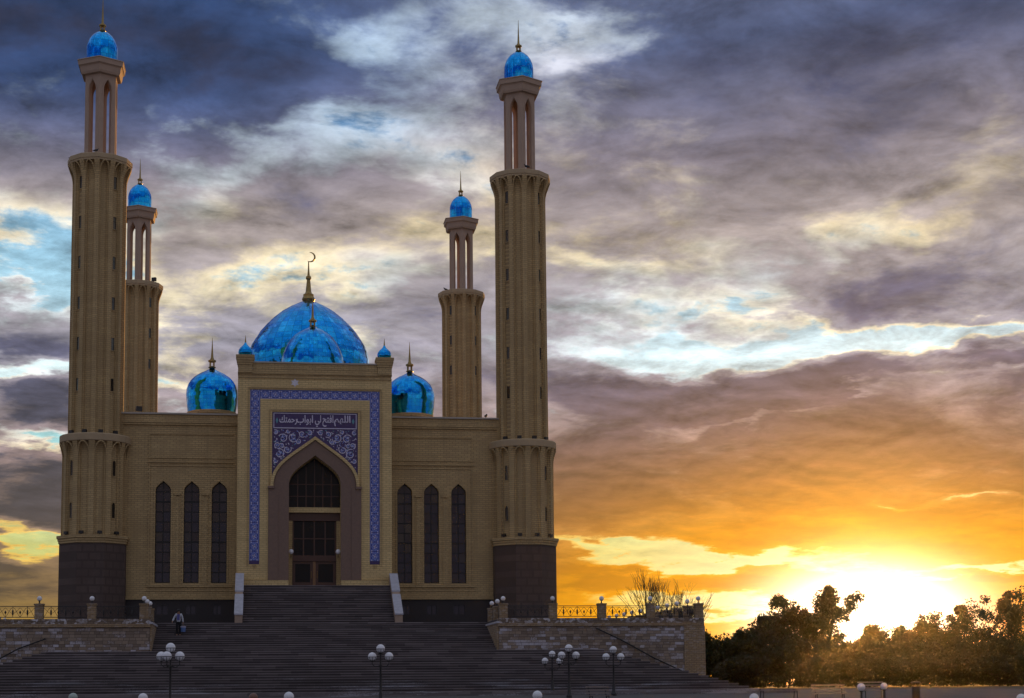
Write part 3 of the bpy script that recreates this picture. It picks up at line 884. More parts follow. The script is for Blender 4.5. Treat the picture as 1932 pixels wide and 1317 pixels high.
# inscription panel
mb = MB(); mb.box(PX - 3.15, PX + 3.15, -2.45, -2.38, 20.58, 21.82)
insc = part(mb, 'inscription_panel', M['tile_purple'])
mb = MB()
for (x0, x1, z0, z1) in ((-3.05, 3.05, 21.70, 21.75), (-3.05, 3.05, 20.60, 20.66), (-3.05, -3.0, 20.66, 21.70), (3.0, 3.05, 20.66, 21.70)):
    mb.box(PX + x0, PX + x1, -2.475, -2.448, z0, z1)
part(mb, 'panel_line', M['tile_white'], insc)
for s in (-1, 1):
    mb = MB(); mb.prism([(PX + s * 2.8, 20.95), (PX + s * 2.8 + 0.10, 21.18), (PX + s * 2.8, 21.41), (PX + s * 2.8 - 0.10, 21.18)], [], -2.472, -2.448)
    part(mb, 'rosette', M['tile_teal'], insc)
def lettering(text, x0, x1, z0, z1, dz=0.0):
    cu = bpy.data.curves.new('lettering', 'FONT')
    cu.body = text
    cu.extrude = 0.01
    cu.offset = 0.016
    cu.resolution_u = 3
    to = bpy.data.objects.new('lettering_source', cu)
    COL.objects.link(to)
    bpy.context.view_layer.update()
    me = bpy.data.meshes.new_from_object(to.evaluated_get(bpy.context.evaluated_depsgraph_get()))
    COL.objects.unlink(to); bpy.data.objects.remove(to)
    xs = [v.co.x for v in me.vertices]; ys = [v.co.y for v in me.vertices]
    ax, bx, ay, by = min(xs), max(xs), min(ys), max(ys)
    P = world_loc(insc)
    for v in me.vertices:
        wx_ = x0 + (v.co.x - ax) / (bx - ax) * (x1 - x0)
        wz_ = z0 + (v.co.y - ay) / (by - ay) * (z1 - z0)
        v.co = Vector((wx_, -2.468 + (0.010 if v.co.z < 0 else -0.012), wz_)) - P
    me.materials.clear(); me.materials.append(M['tile_white'])
    me.name = 'lettering'
    return inst('lettering', me, insc)
# the prayer on the panel, set in joined presentation forms, drawn left to right
lettering('\uFEE2\uFEEC\uFEE0\uFEDF\uFE8D', PX + 1.40, PX + 2.60, 20.80, 21.62)
lettering('\uFEF2\uFEDF\u2009\uFEA2\uFE98\uFED3\uFE8D', PX - 0.02, PX + 1.34, 20.74, 21.62)
lettering('\uFE8F\uFE8D\uFEEE\uFE91\uFE8D', PX - 1.36, PX - 0.16, 20.86, 21.60)
lettering('\uFEDA\uFE98\uFEE4\uFEA3\uFEAD', PX - 2.62, PX - 1.34, 20.86, 21.58)

# spandrel panel with scrollwork
AO = lambda g=0.0: [(PX - 3.02 - g, 16.25), ] + list(reversed(arch(3.02 + g, 16.25, 19.72 + g * 1.15, 18, PX)))[1:-1] + [(PX + 3.02 + g, 16.25)]
mb = MB()
mb.prism([(PX - 3.15, 16.25)] + AO(0.02) + [(PX + 3.15, 16.25), (PX + 3.15, 20.575), (PX - 3.15, 20.575)], [], -2.44, -2.38)
span = part(mb, 'spandrel_panel', M['tile_purple'])
def above_arch(x, z, m=0.12):
    A = AO(0.24)
    x = abs(x)
    for i in range(len(A) - 1):
        xa, xb = A[i][0] - PX, A[i + 1][0] - PX
        if xa <= -x <= xb:
            t = (-x - xa) / max(1e-6, xb - xa)
            return z > A[i][1] + t * (A[i + 1][1] - A[i][1]) + m
    return x < 3.02
def spiral(cx, cz, r, turns, a0, sgn):
    return [(cx + r * (1 - 0.80 * t) * math.cos(a0 + sgn * 6.283 * turns * t), cz + r * (1 - 0.80 * t) * math.sin(a0 + sgn * 6.283 * turns * t)) for t in [i / 26 for i in range(27)]]
rs = random.Random(4)
for s in (-1, 1):
    mbs, mbd = MB(), MB()
    C_ = [(1.62, 19.95, 0.40, 3.4), (2.35, 19.85, 0.36, 0.5), (2.62, 18.72, 0.40, 1.2), (2.05, 19.05, 0.32, 2.6), (2.72, 17.75, 0.26, 2.0), (0.95, 20.2, 0.26, 4.0), (0.42, 20.28, 0.22, 1.0), (2.86, 17.0, 0.14, 2.0), (2.75, 19.35, 0.24, 5.0), (1.25, 19.62, 0.2, 2.0), (2.9, 20.3, 0.2, 1.0), (2.0, 20.38, 0.16, 3.0), (2.45, 19.3, 0.2, 0.3), (2.35, 18.35, 0.2, 1.0), (2.9, 18.2, 0.18, 3.0)]
    for (cx, cz, r, a0) in C_:
        for sg, k in ((1, 1.0), (-1, 0.55)):
            pts = [(PX + s * x, z) for x, z in spiral(cx, cz, r * k, 1.25, a0 + (0 if sg > 0 else 2.2), sg) if above_arch(x, z)]
            if len(pts) > 4:
                mbs.ribbon(pts, 0.05, -2.44, 0.014, 1 if sg < 0 else 0)
    for _ in range(330):
        x = rs.uniform(0.1, 3.02); z = rs.uniform(16.6, 20.5)
        if not above_arch(x, z, 0.2): continue
        a = rs.uniform(0, 3.14); q = rs.uniform(0.04, 0.09)
        pts = [(PX + s * x + q * k * math.cos(a + t), z + q * k * math.sin(a + t)) for t, k in ((0, 1.0), (1.57, 0.5), (3.14, 1.0), (4.71, 0.5))]
        mbd.prism(pts, [], -2.452, -2.438, rs.choice((0, 0, 1, 2)))
    part(mbs, 'scrollwork', [M['tile_white'], M['tile_light']], span)
    tag(part(mbd, 'leaf_inlay', [M['tile_white'], M['tile_light'], M['tile_teal']], span), kind='stuff')

# granite arch, ochre rim, foot course
mb = MB()
inner = list(reversed(OPEN(0.0, 9.37)))
outer = [(PX - 3.40, 9.37), (PX - 3.40, 16.22), (PX - 3.02, 16.22)] + AO()[1:-1] + [(PX + 3.02, 16.22), (PX + 3.40, 16.22), (PX + 3.40, 9.37)]
mb.prism(outer + inner, [], -2.60, -2.37)
garch = part(mb, 'granite_arch', M['granite'])
for s in (-1, 1):
    mb = MB()
    a, b = sorted((PX + s * 2.68, PX + s * 3.38)); mb.box(a, b, -2.65, -2.595, 9.39, 16.2)
    part(mb, 'granite_panel', M['granite'], garch)
mb = MB()
mb.prism(AO(0.24) + list(reversed(AO(0.02))), [], -2.74, -2.38)
part(mb, 'arch_rim', M['brick_portal'])
for s in (-1, 1):
    mb = MB()
    a, b = sorted((PX + s * 2.98, PX + s * 3.44)); mb.box(a, b, -2.80, -2.38, 16.10, 16.28)
    part(mb, 'impost', M['granite'])
for s in (-1, 1):
    mb = MB()
    a, b = sorted((PX + s * 1.92, PX + s * 5.72)); mb.box(a, b, -2.70, -2.38, 8.9, 9.36)
    part(mb, 'foot_course', M['brick_portal'])

# crown of the portal
mb = MB()
mb.box(PX - 5.66, PX + 5.66, -2.62, 1.2, 24.305, 24.42); mb.box(PX - 5.64, PX + 5.64, -2.56, 1.2, 24.425, 24.60); mb.box(PX - 5.68, PX + 5.68, -2.66, 1.2, 24.605, 24.72)
mb.box(PX - 5.66, PX + 5.66, -2.60, 1.2, 24.725, 24.99)
part(mb, 'portal_cornice', M['brick'])
mb = MB(); mb.box(PX - 4.6, PX + 4.6, -2.62, -2.1, 24.995, 25.42); part(mb, 'parapet', M['brick'])
mb = MB(); mb.box(PX - 4.6, PX + 4.6, -2.70, -2.02, 25.425, 25.53); part(mb, 'coping', M['coping_metal'])
for s in (-1, 1):
    c = PX + s * 5.14
    mb = MB()
    for i, (h, z0, z1) in enumerate(((0.52, 24.7, 25.25), (0.56, 25.25, 25.42), (0.60, 25.42, 25.60), (0.64, 25.60, 25.80), (0.68, 25.80, 25.98))):
        mb.box(c - h, c + h, -2.22 - h, -2.22 + h, z0 + 0.003, z1)
    pier = part(mb, 'corner_pier', M['brick'])
    mb = MB(); mb.lathe([(r, z_) for r, z_ in ((0.42, 0), (0.50, 0.14), (0.53, 0.30), (0.50, 0.46), (0.40, 0.62), (0.25, 0.76), (0.12, 0.90), (0.05, 1.05))], 24, (c, -2.22, 25.98))
    dm = part(mb, 'pier_dome', M['mirror_small'], pier, True)
    mb = MB(); mb.lathe([(0.07, 26.98), (0.05, 27.1), (0.012, 27.55)], 8, (c, -2.22, 0)); part(mb, 'pier_spike', M['gold'], pier)
# pale star-shaped mark above the border
mb = MB(); mb.prism([(-1.42 + r * math.cos(rad(30 * k + 90)), 24.0 + r * math.sin(rad(30 * k + 90))) for k in range(12) for r in ((0.32 if k % 2 == 0 else 0.19),)], [], -2.575, -2.54)
part(mb, 'star_plaque', M['plaster_white'])

# ---- doorway
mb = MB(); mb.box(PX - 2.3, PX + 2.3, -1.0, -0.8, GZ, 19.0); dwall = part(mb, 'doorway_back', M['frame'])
mb = MB(); mb.box(PX - 1.9, PX + 1.9, -2.39, -1.0, 8.6, 8.93); part(mb, 'threshold', M['step'])
mb = MB()
fan = [(PX - 1.88, 14.85), (PX + 1.88, 14.85)] + arch(1.88, 16.35, 18.55, 12, PX)
mb.prism(fan, [], -1.24, -1.20)
fanl = part(mb, 'fanlight', M['door_glass'])
mb = MB()
for k in range(-2, 3):
    x = PX + k * 0.62
    mb.box(x - 0.035, x + 0.035, -1.30, -1.242, 14.86, 18.45 - abs(k) * 0.55)
for z_ in (15.7, 16.6): mb.box(PX - 1.85, PX + 1.85, -1.285, -1.246, z_ - 0.03, z_ + 0.03)
part(mb, 'mullion', M['wood'], fanl)
mb = MB(); mb.box(PX - 1.9, PX + 1.9, -1.75, -1.1, 14.45, 14.82); part(mb, 'transom', M['brick_portal'])
mb = MB(); mb.box(PX - 1.9, PX + 1.9, -1.45, -1.1, 13.85, 14.44); part(mb, 'lintel', M['wood'])
for s in (-1, 1):
    mb = MB(); a, b = sorted((PX + s * 1.62, PX + s * 1.9)); mb.box(a, b, -1.60, -1.1, 8.93, 13.84); part(mb, 'jamb_column', M['brick'])
mb = MB(); mb.box(PX - 1.6, PX + 1.6, -1.22, -1.18, 11.3, 13.84); ul = part(mb, 'overlight', M['door_glass'])
mb = MB()
for x in (-1.55, -0.8, 0.0, 0.8, 1.55): mb.box(PX + x - 0.05, PX + x + 0.05, -1.30, -1.222, 11.3, 13.84)
mb.box(PX - 1.6, PX + 1.6, -1.285, -1.226, 12.5, 12.58)
part(mb, 'mullion', M['wood'], ul)
mb = MB(); mb.box(PX - 1.62, PX + 1.62, -1.40, -1.15, 10.85, 11.29); part(mb, 'door_beam', M['wood'])
for s in (-1, 1):
    mb = MB()
    a, b = sorted((PX + s * 0.10, PX + s * 1.6))
    mb.prism([(a, 8.95), (b, 8.95), (b, 10.84), (a, 10.84)], [[(a + 0.2, 9.3), (b - 0.2, 9.3), (b - 0.2, 10.66), (a + 0.2, 10.66)]], -1.28, -1.20)
    dr = part(mb, 'door', M['wood'])
    mb = MB(); mb.box(a + 0.2, b - 0.2, -1.245, -1.225, 9.3, 10.66); part(mb, 'pane', M['door_glass'], dr)
    mb = MB(); mb.tube([(PX + s * 0.22, -1.29, 9.6), (PX + s * 0.22, -1.35, 9.63), (PX + s * 0.22, -1.35, 10.1), (PX + s * 0.22, -1.29, 10.13)], 0.02, 6); part(mb, 'handle', M['gold'], dr)
mb = MB(); mb.box(PX - 0.098, PX + 0.098, -1.34, -1.19, 8.94, 10.845); part(mb, 'centre_post', M['wood_lit'])
for s in (-1, 1):
    c = PX + s * 1.72
    mb = MB(); mb.tube([(c, -1.6, 11.15), (c, -2.1, 11.1), (c, -2.2, 11.3)], 0.03, 6)
    wl_ = part(mb, 'wall_lamp', M['iron'])
    mb = MB(); mb.ball((c, -2.2, 11.5), 0.19, 16, 10); part(mb, 'globe', M['globe'], wl_, True)

# ---- domes
def dome(cx, cy, zb, R, prof, drum, name, sides=48):
    mb = MB(); mb.lathe([(R * r, zb + R * z_) for r, z_ in prof], sides, (cx, cy, 0))
    d = part(mb, name, M['mirror'], None, True)
    mb = MB(); mb.lathe([(R * drum[0], drum[1]), (R * drum[0], zb + R * prof[0][1] - 0.25), (R * drum[0] * 1.05, zb + R * prof[0][1] - 0.2), (R * drum[0] * 1.05, zb + R * prof[0][1] + 0.05)], 16, (cx, cy, 0))
    part(mb, 'drum', M['brick'])
    return d
BIG = [(0.955, -0.28), (0.985, -0.15), (1.0, 0.0), (0.985, 0.12), (0.94, 0.25), (0.90, 0.32), (0.81, 0.46), (0.71, 0.585), (0.58, 0.715), (0.45, 0.825), (0.31, 0.915), (0.16, 0.99), (0.06, 1.03), (0.02, 1.045)]
SMALL = [(0.93, -0.85), (0.97, -0.5), (1.0, -0.1), (0.985, 0.1), (0.93, 0.28), (0.84, 0.44), (0.72, 0.57), (0.58, 0.68), (0.43, 0.77), (0.27, 0.845), (0.13, 0.92), (0.06, 1.0), (0.03, 1.06)]
MIDD = [(0.95, -0.5), (0.99, -0.25), (1.0, 0.0), (0.97, 0.2), (0.89, 0.42), (0.77, 0.66), (0.63, 0.85), (0.47, 0.98), (0.28, 1.09), (0.12, 1.17), (0.04, 1.25)]
big = dome(0.12, 18.6, 29.9, 5.3, BIG, (0.96, 21.2), 'main_dome', 72)
mid_d = dome(0.05, 3.6, 26.75, 2.42, MIDD, (0.93, 21.2), 'vestibule_dome', 56)
sl = dome(-7.72, 5.0, 24.55, 1.98, SMALL, (0.92, 21.2), 'side_dome', 48)
sr = dome(7.78, 5.0, 24.55, 1.98, SMALL, (0.92, 21.2), 'side_dome', 48)
for d_, cx, cy, z_, sc, sp in ((mid_d, 0.05, 3.6, 29.55, 1.0, 1.75), (sl, -7.72, 5.0, 26.48, 1.0, 1.75), (sr, 7.78, 5.0, 26.48, 1.0, 1.75)):
    mb = MB(); finial(mb, 0.0, sc, sp)
    mb.v = [(x + cx, y + cy, zz + z_) for x, y, zz in mb.v]
    part(mb, 'finial', M['gold'], d_, True)
mb = MB()
zf = 35.15
mb.lathe([(0.42, zf), (0.50, zf + 0.15), (0.58, zf + 0.35), (0.50, zf + 0.55), (0.46, zf + 0.60), (0.47, zf + 0.78), (0.32, zf + 0.88), (0.25, zf + 1.05), (0.17, zf + 1.9), (0.15, zf + 2.1), (0.24, zf + 2.2),
          (0.24, zf + 2.38), (0.11, zf + 2.5), (0.07, zf + 3.0), (0.045, zf + 3.75)], 16, (0.12, 18.6, 0))
part(mb, 'finial', M['gold'], big, True)
pts, wid = [], []
for i in range(25):
    a = rad(-120 + 215 * i / 24)
    pts.append((0.24 + 0.42 * math.cos(a), zf + 4.17 + 0.42 * math.sin(a))); wid.append(0.02 + 0.13 * math.sin(math.pi * i / 24))
mb = MB(); mb.ribbon(pts, wid, 18.64, 0.08)
part(mb, 'crescent', M['gold'], big)

# ================================================================ stairs
def flight(root, n, z_top, rise, y_top, tread, xs, y_back, name='step'):
    for i in range(n):
        x0, x1 = xs(i)
        z1 = z_top - rise * i
        mb = MB()
        yf = y_top - tread * i
        j = RNG.uniform(-0.006, 0.006)
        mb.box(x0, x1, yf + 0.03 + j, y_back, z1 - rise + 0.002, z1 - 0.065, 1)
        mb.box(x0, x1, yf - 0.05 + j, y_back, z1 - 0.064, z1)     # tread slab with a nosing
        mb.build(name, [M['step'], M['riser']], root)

ent = empty('entrance_stairs', (0.2, -8.0, GZ), 'dark stone steps rising to the mosque door between pale copings', 'stairs')
flight(ent, 17, 8.93, (8.93 - GZ) / 17, -3.75, 0.265, lambda i: (-5.05, 5.50), -2.75)
for s, xa, xb in ((-1, -5.58, -5.06), (1, 5.51, 6.03)):
    mb = MB()
    zt = [(-2.75, 9.75), (-3.6, 9.75), (-5.7, 8.35), (-5.9, 8.10), (-8.3, 6.62), (-8.3, GZ)]
    v = [(xa, y, z) for y, z in zt] + [(xa, -2.75, GZ)] + [(xb, y, z) for y, z in zt] + [(xb, -2.75, GZ)]
    n = 7
    mb.add(v, [tuple(range(n)), tuple(reversed(range(n, 2 * n)))] + [(i, i + n, (i + 1) % n + n, (i + 1) % n) for i in range(n)])
    cw = mb.build('cheek_wall', M['concrete'], ent)
    def slab(y0, z0, y1, z1):
        m_ = MB(); t = 0.10
        v = [(x, y, z + d) for x in (xa - 0.04, xb + 0.04) for (y, z) in ((y0, z0), (y1, z1)) for d in (0.004, t)]
        m_.add(v, [(0, 1, 3, 2), (4, 6, 7, 5), (0, 4, 5, 1), (2, 3, 7, 6), (1, 5, 7, 3), (0, 2, 6, 4)])
        m_.build('coping_slab', M['coping_pale'], cw)
    slab(-3.55, 9.72, -5.72, 8.34); slab(-5.92, 8.08, -8.36, 6.58)

up = empty('terrace_stairs', (0.4, -17.5, 3.9), 'broad upper flight of stone steps between the two terrace walls', 'stairs')
flight(up, 13, GZ + 0.004, 2.0 / 13, -12.0, 0.42, lambda i: (-10.64, 11.44), -11.9)
low = empty('plaza_stairs', (0.0, -26.0, 1.2), 'widest lower flight of dark steps with white stains above the plaza', 'stairs')
flight(low, 17, 3.905, 0.162, -17.95, 0.49, lambda i: (-17.2 - 0.49 * i, 18.3 + 0.49 * i), -17.42)
mb = MB(); mb.box(-30, 27.2, -29.6, -29.2, 0.9, 1.27); mb.build('kerb', M['step'], low)

# ================================================================ terrace walls
def wall_thing(label, loc):
    return empty('retaining_wall', loc, label, 'wall', 'retaining walls of the terrace')
wr = wall_thing('stained right terrace wall with white bloom and a slanting dark line', (18.2, -17.5, 1.2))
wl = wall_thing('stained left terrace wall with white bloom left of the steps', (-18.0, -17.5, 1.2))
for root, xa, xb in ((wr, 11.45, 25.1), (wl, -25.1, -10.65)):
    mb = MB(); mb.box(xa, xb, -17.45, -16.95, 1.0, 5.42); mb.build('wall', M['joint'], root)
    rb = random.Random(int(xa * 10)); mbk = MB(); zz = 1.3
    while zz < 5.36:
        hh_ = min(rb.uniform(0.16, 0.22), 5.41 - zz); xx = xa + 0.02 - rb.uniform(0, 0.3)
        while xx < xb - 0.05:
            ww_ = rb.uniform(0.28, 0.52); d_ = rb.uniform(0.02, 0.065)
            mbk.box(max(xx, xa + 0.02), min(xx + ww_, xb - 0.02), -17.45 - d_, -17.40, zz, zz + hh_ - 0.018)
            xx += ww_ + 0.018
        zz += hh_
    tag(mbk.build('stone_blocks', M['blocks'], root), kind='stuff')
    mb = MB(); mb.box(xa - 0.02, xb + 0.02, -17.60, -16.9, 5.425, 5.62); mb.build('string_course', M['masonry_clean'], root)
    mb = MB(); mb.box(xa - 0.03, xb + 0.03, -17.52, -16.88, 5.625, 5.94); mb.build('coping', M['masonry'], root)
# corner pier on the far right and the clean brick end of that wall
mb = MB(); mb.box(23.75, 25.16, -17.58, -16.8, 1.0, 5.418); mb.build('corner_pier', M['masonry_clean'], wr)
mb = MB(); mb.box(24.66, 25.2, -16.9, 48.0, 1.0, 5.62); mb.build('side_wall', M['masonry_clean'], wr)
mb = MB(); mb.box(-25.2, -24.66, -16.9, 48.0, 1.0, 5.62); mb.build('side_wall', M['masonry_clean'], wl)
# slanting dark handrail along the walls, following the ends of the lower flight
for root, pts in ((wr, [(17.9, 5.25), (19.6, 4.45), (21.6, 3.35), (24.1, 2.2)]), (wl, [(-17.0, 4.7), (-18.6, 4.1), (-20.6, 3.0), (-23.0, 1.8)])):
    mb = MB()
    mb.tube([(x, -17.66, z) for x, z in pts], 0.045, 6)
    for x, z in pts: mb.tube([(x, -17.66, z), (x, -17.44, z - 0.02)], 0.035, 5)
    mb.build('handrail', M['iron'], root)
# flanks beside the upper flight
for root, x in ((wr, 11.45), (wl, -10.65)):
    a, b = (x - 0.10, x - 0.003) if x > 0 else (x + 0.003, x + 0.10)
    mb = MB(); mb.box(a, b, -17.46, -12.0, 3.7, 5.615); mb.build('flank_wall', M['masonry_clean'], root)
    mb = MB(); mb.box(a - 0.05, b + 0.05, -17.58, -11.9, 5.62, 5.74); mb.build('flank_coping', M['coping_pale'], root)

# ================================================================ balustrades
mb = MB(); mb.box(-0.26, 0.26, -0.26, 0.26, 0, 0.86); mb.box(-0.30, 0.30, -0.30, 0.30, 0.862, 0.96)
PILLAR = mb.mesh('pillar', M['masonry_clean'])
mb = MB(); mb.lathe([(0.09, 0.96), (0.05, 1.0), (0.04, 1.10), (0.08, 1.14), (0.06, 1.16)], 10)
STEM = mb.mesh('stem', M['iron'], True)
mb = MB(); mb.ball((0, 0, 1.285), 0.155, 16, 10)
GLOBE_S = mb.mesh('globe', M['globe'], True)
def railing_mesh(L):
    """wrought iron bay along +X from 0 to L"""
    mb = MB()
    mb.tube([(0, 0, 0.80), (L, 0, 0.80)], 0.026, 5); mb.tube([(0, 0, 0.12), (L, 0, 0.12)], 0.026, 5); mb.tube([(0, 0, 0.70), (L, 0, 0.70)], 0.012, 4)
    n = 3
    m = L / n
    for k in range(n):
        c = m * (k + 0.5)
        mb.tube([(c, 0, 0.12), (c, 0, 0.80)], 0.016, 5)
        mb.lathe([(0.012, 0.22), (0.05, 0.28), (0.055, 0.52), (0.02, 0.60)], 6, (c, 0, 0))
        for s in (-1, 1):
            a = [(c + s * m * 0.5 * t, 0, 0.14 + 0.58 * math.sin(math.pi * 0.5 * (1 - t)) ** 1.5) for t in [i / 8 for i in range(9)]]
            mb.tube(a, 0.016, 4)
            a = [(c + s * m * 0.5 * t, 0, 0.34 + 0.38 * t ** 1.4) for t in [i / 6 for i in range(7)]]
            mb.tube(a, 0.014, 4)
    for k in range(1, n):
        c = m * k
        mb.lathe([(0.01, 0.30), (0.07, 0.42), (0.01, 0.54)], 4, (c, 0, 0))
        mb.tube([(c, 0, 0.12), (c, 0, 0.32)], 0.014, 4)
    return mb.mesh('railing', M['iron'])
RAILS = {}
def balustrade(label, pts, skip_first=False, skip_last=False):
    P = [Vector(p) for p in pts]
    root = empty('balustrade', P[0], label, 'balustrade', 'balustrades round the terrace')
    for i, p in enumerate(P):
        if (i == 0 and skip_first) or (i == len(P) - 1 and skip_last): continue
        pl = inst('pillar', PILLAR, root, p - P[0])
        inst('stem', STEM, pl); inst('globe', GLOBE_S, pl)
    for a, b in zip(P[:-1], P[1:]):
        d = b - a
        L = round(d.length - 0.54, 2)
        if L not in RAILS: RAILS[L] = railing_mesh(L)
        inst('railing', RAILS[L], root, a + d.normalized() * 0.27 - P[0], math.atan2(d.y, d.x))
    return root
zb = 5.945
ZB2 = GZ
balustrade('brick pillars with globes and iron railing along the right terrace front', [(11.8 + 3.262 * i, -17.2, zb) for i in range(5)])
balustrade('brick pillars with globes and iron railing along the left terrace front', [(-11.05 - 3.2 * i, -17.2, zb) for i in range(5)])
balustrade('receding pillars with globes down the right side of the terrace', [(24.85, -17.2 + 2.75 * i, zb if i == 0 else ZB2) for i in range(16)], skip_first=True)
balustrade('far pillars with globes down the left side of the terrace', [(-23.85 - 0.4, -17.2 + 2.75 * i, zb if i == 0 else ZB2) for i in range(20)], skip_first=True)
balustrade('short row of globe pillars flanking the right of the upper steps', [(11.8, -17.2 + 2.6 * i, zb if i == 0 else ZB2) for i in range(3)], skip_first=True)
balustrade('short row of globe pillars flanking the left of the upper steps', [(-11.05, -17.2 + 2.6 * i, zb if i == 0 else ZB2) for i in range(3)], skip_first=True)

# ================================================================ lamps
def street_lamp(x, y, h, arms, r, label):
    z = 0.6 if y < -40 else 0.6 + (y + 40) / 13 * 0.55
    if y < -40: z = max(0.0, 0.6 + (y + 40) / 14 * 0.6)
    root = empty('street_lamp', (x, y, z), label, 'street lamp', 'black lamp posts with white globes on the plaza')
    hh = h - z
    mb = MB(); mb.lathe([(0.16, 0), (0.16, 0.12), (0.10, 0.2), (0.085, 0.6), (0.06, 0.7), (0.05, hh - 0.95), (0.07, hh - 0.9), (0.045, hh - 0.8), (0.04, hh - 0.28), (0.11, hh - 0.22), (0.10, hh - 0.17)], 10)
    inst('post', mb.mesh('post', M['iron'], True), root)
    mg = MB(); mg.ball((0, 0, 0), r, 18, 12); GM = mg.mesh('globe', M['globe'], True)
    inst('globe', GM, root, (0, 0, hh))
    mc = MB(); mc.lathe([(r * 0.985, -0.035), (r * 1.02, -0.03), (r * 1.02, -0.005), (r * 0.985, 0.0)], 18, (0, 0, 0), 0, 0, False)
    for q_ in range(8):  # ribs added under the holder ring, darkening the lower half in place of shading
        a_ = rad(45 * q_); mc.tube([(r * 1.01 * math.cos(a_), r * 1.01 * math.sin(a_), -0.02), (r * 0.88 * math.cos(a_), r * 0.88 * math.sin(a_), -r * 0.55), (r * 0.45 * math.cos(a_), r * 0.45 * math.sin(a_), -r * 0.95)], 0.012, 4)
    CM = mc.mesh('shading_collar', M['iron'])
    inst('shading_collar', CM, root, (0, 0, hh))
    for k in arms:
        a = rad(k)
        ca, sa = math.cos(a), math.sin(a)
        q = 0.42
        m_ = MB(); m_.tube([(0.03 * ca, 0.03 * sa, hh - 0.85), (q * 0.6 * ca, q * 0.6 * sa, hh - 0.92), (q * ca, q * sa, hh - 0.78), (q * ca, q * sa, hh - 0.62)], 0.024, 6)
        m_.lathe([(0.05, hh - 0.64), (0.12, hh - 0.58), (0.11, hh - 0.55)], 10, (q * ca, q * sa, 0))
        ar = inst('arm', m_.mesh('arm', M['iron'], True), root)
        inst('globe', GM, ar, (q * ca, q * sa, hh - 0.40))
        inst('shading_collar', CM, ar, (q * ca, q * sa, hh - 0.40))
street_lamp(-7.86, -44, 3.47, (182, 250, 2), 0.225, 'leftmost plaza lamp post, black with a cluster of white globes')
street_lamp(2.25, -39, 3.50, (176, -4), 0.22, 'lamp post with white globes in front of the steps below the portal')
street_lamp(13.1, -27.6, 3.40, (175, -5), 0.20, 'rear one of the two overlapping lamp posts right of the steps')
street_lamp(13.05, -33, 3.62, (190, 10), 0.215, 'nearer, taller one of the two overlapping lamp posts right of the steps')
street_lamp(16.0, -31, 3.56, (178, -2), 0.215, 'rightmost plaza lamp post with white globes beside a bench')

BOL = [(-11.31, -52, 1.25, 'globe_green', 'low bollard lamp with dull greenish globe at the far left edge', 0.19), (-8.5, -52, 1.21, 'globe', 'low white globe lamp just left of the leftmost lamp post', 0.2),
       (-3.99, -53, 1.2, 'globe_brown', 'low bollard lamp with a brown globe at the bottom edge', 0.18), (-2.56, -54, 1.21, 'globe', 'low white globe lamp right beside the brown globe', 0.21),
       (7.66, -54, 1.17, 'globe', 'low white globe lamp left of the paired lamp posts', 0.21), (16.95, -54, 0.98, 'globe', 'low white globe lamp below the corner of the lower steps', 0.21),
       (28.92, -54, 0.86, 'globe', 'low white globe lamp at the bottom right corner', 0.21), (25.56, -44, 1.38, 'globe', 'low white globe lamp between two benches under the sun', 0.2), (29.15, -38, 1.40, 'globe', 'smaller white globe lamp in front of the rightmost bench', 0.19)]
def gz(y): return 0.0 if y < -54 else (0.6 * (y + 54) / 14 if y < -40 else (0.6 + 0.55 * (y + 40) / 13 if y < -27 else 1.15))
for (x, y, Z, mt, lab, r) in BOL:
    root = empty('bollard_lamp', (x, y, gz(y)), lab, 'lamp', 'low globe lamps on the plaza')
    h = Z - gz(y)
    mb = MB(); mb.lathe([(0.11, 0), (0.11, 0.08), (0.06, 0.14), (0.05, h - r - 0.06), (0.10, h - r - 0.02), (0.10, h - r + 0.04)], 10)
    inst('post', mb.mesh('post', M['iron'], True), root)
    mb = MB(); mb.ball((0, 0, h), r, 18, 12); inst('globe', mb.mesh('globe', M[mt], True), root)

# ================================================================ benches, bin
def bench(x, y, rot, L, label, back=True):
    root = empty('bench', (x, y, gz(y)), label, 'bench', 'slatted benches on the plaza')
    root.rotation_euler = (0, 0, rad(rot))
    sl = MB().box(-L / 2, L / 2, -0.030, 0.030, -0.018, 0.018).mesh('slat', M['slat'])
    for i in range(4): inst('slat', sl, root, (0, -0.20 + 0.125 * i, 0.45))
    if back:
        for i in range(3):
            o = inst('slat', sl, root, (0, 0.26 + 0.045 * i, 0.58 + 0.155 * i)); o.rotation_euler = (rad(75), 0, 0)
    mb = MB()
    mb.tube([(0, -0.22, 0), (0, -0.20, 0.42), (0, 0.2, 0.42), (0, 0.24, 0.5), (0, 0.40, 0.97 if back else 0.5)], 0.028, 5); mb.tube([(0, 0.28, 0), (0, 0.18, 0.42)], 0.028, 5)
    lg = mb.mesh('leg', M['iron'])
    for q in (-L / 2 + 0.18, L / 2 - 0.18): inst('leg', lg, root, (q, 0, 0))
bench(13.25, -40, 8, 1.25, 'slatted bench beside the rightmost lamp post')
bench(24.0, -36, 4, 2.3, 'long low backless bench at the foot of the steps', False)
bench(25.4, -40, -6, 1.75, 'slatted bench left of the globe lamp under the sun')
bench(28.95, -37, 5, 1.5, 'rightmost slatted bench, behind the small globe lamp')
root = empty('litter_bin', (30.93, -38, gz(-38)), 'dark round litter bin right of the rightmost bench', 'bin')
mb = MB(); mb.lathe([(0.18, 0), (0.21, 0.05), (0.22, 0.62), (0.24, 0.64), (0.24, 0.70), (0.19, 0.70), (0.18, 0.4)], 16); inst('body', mb.mesh('body', M['bin'], True), root)
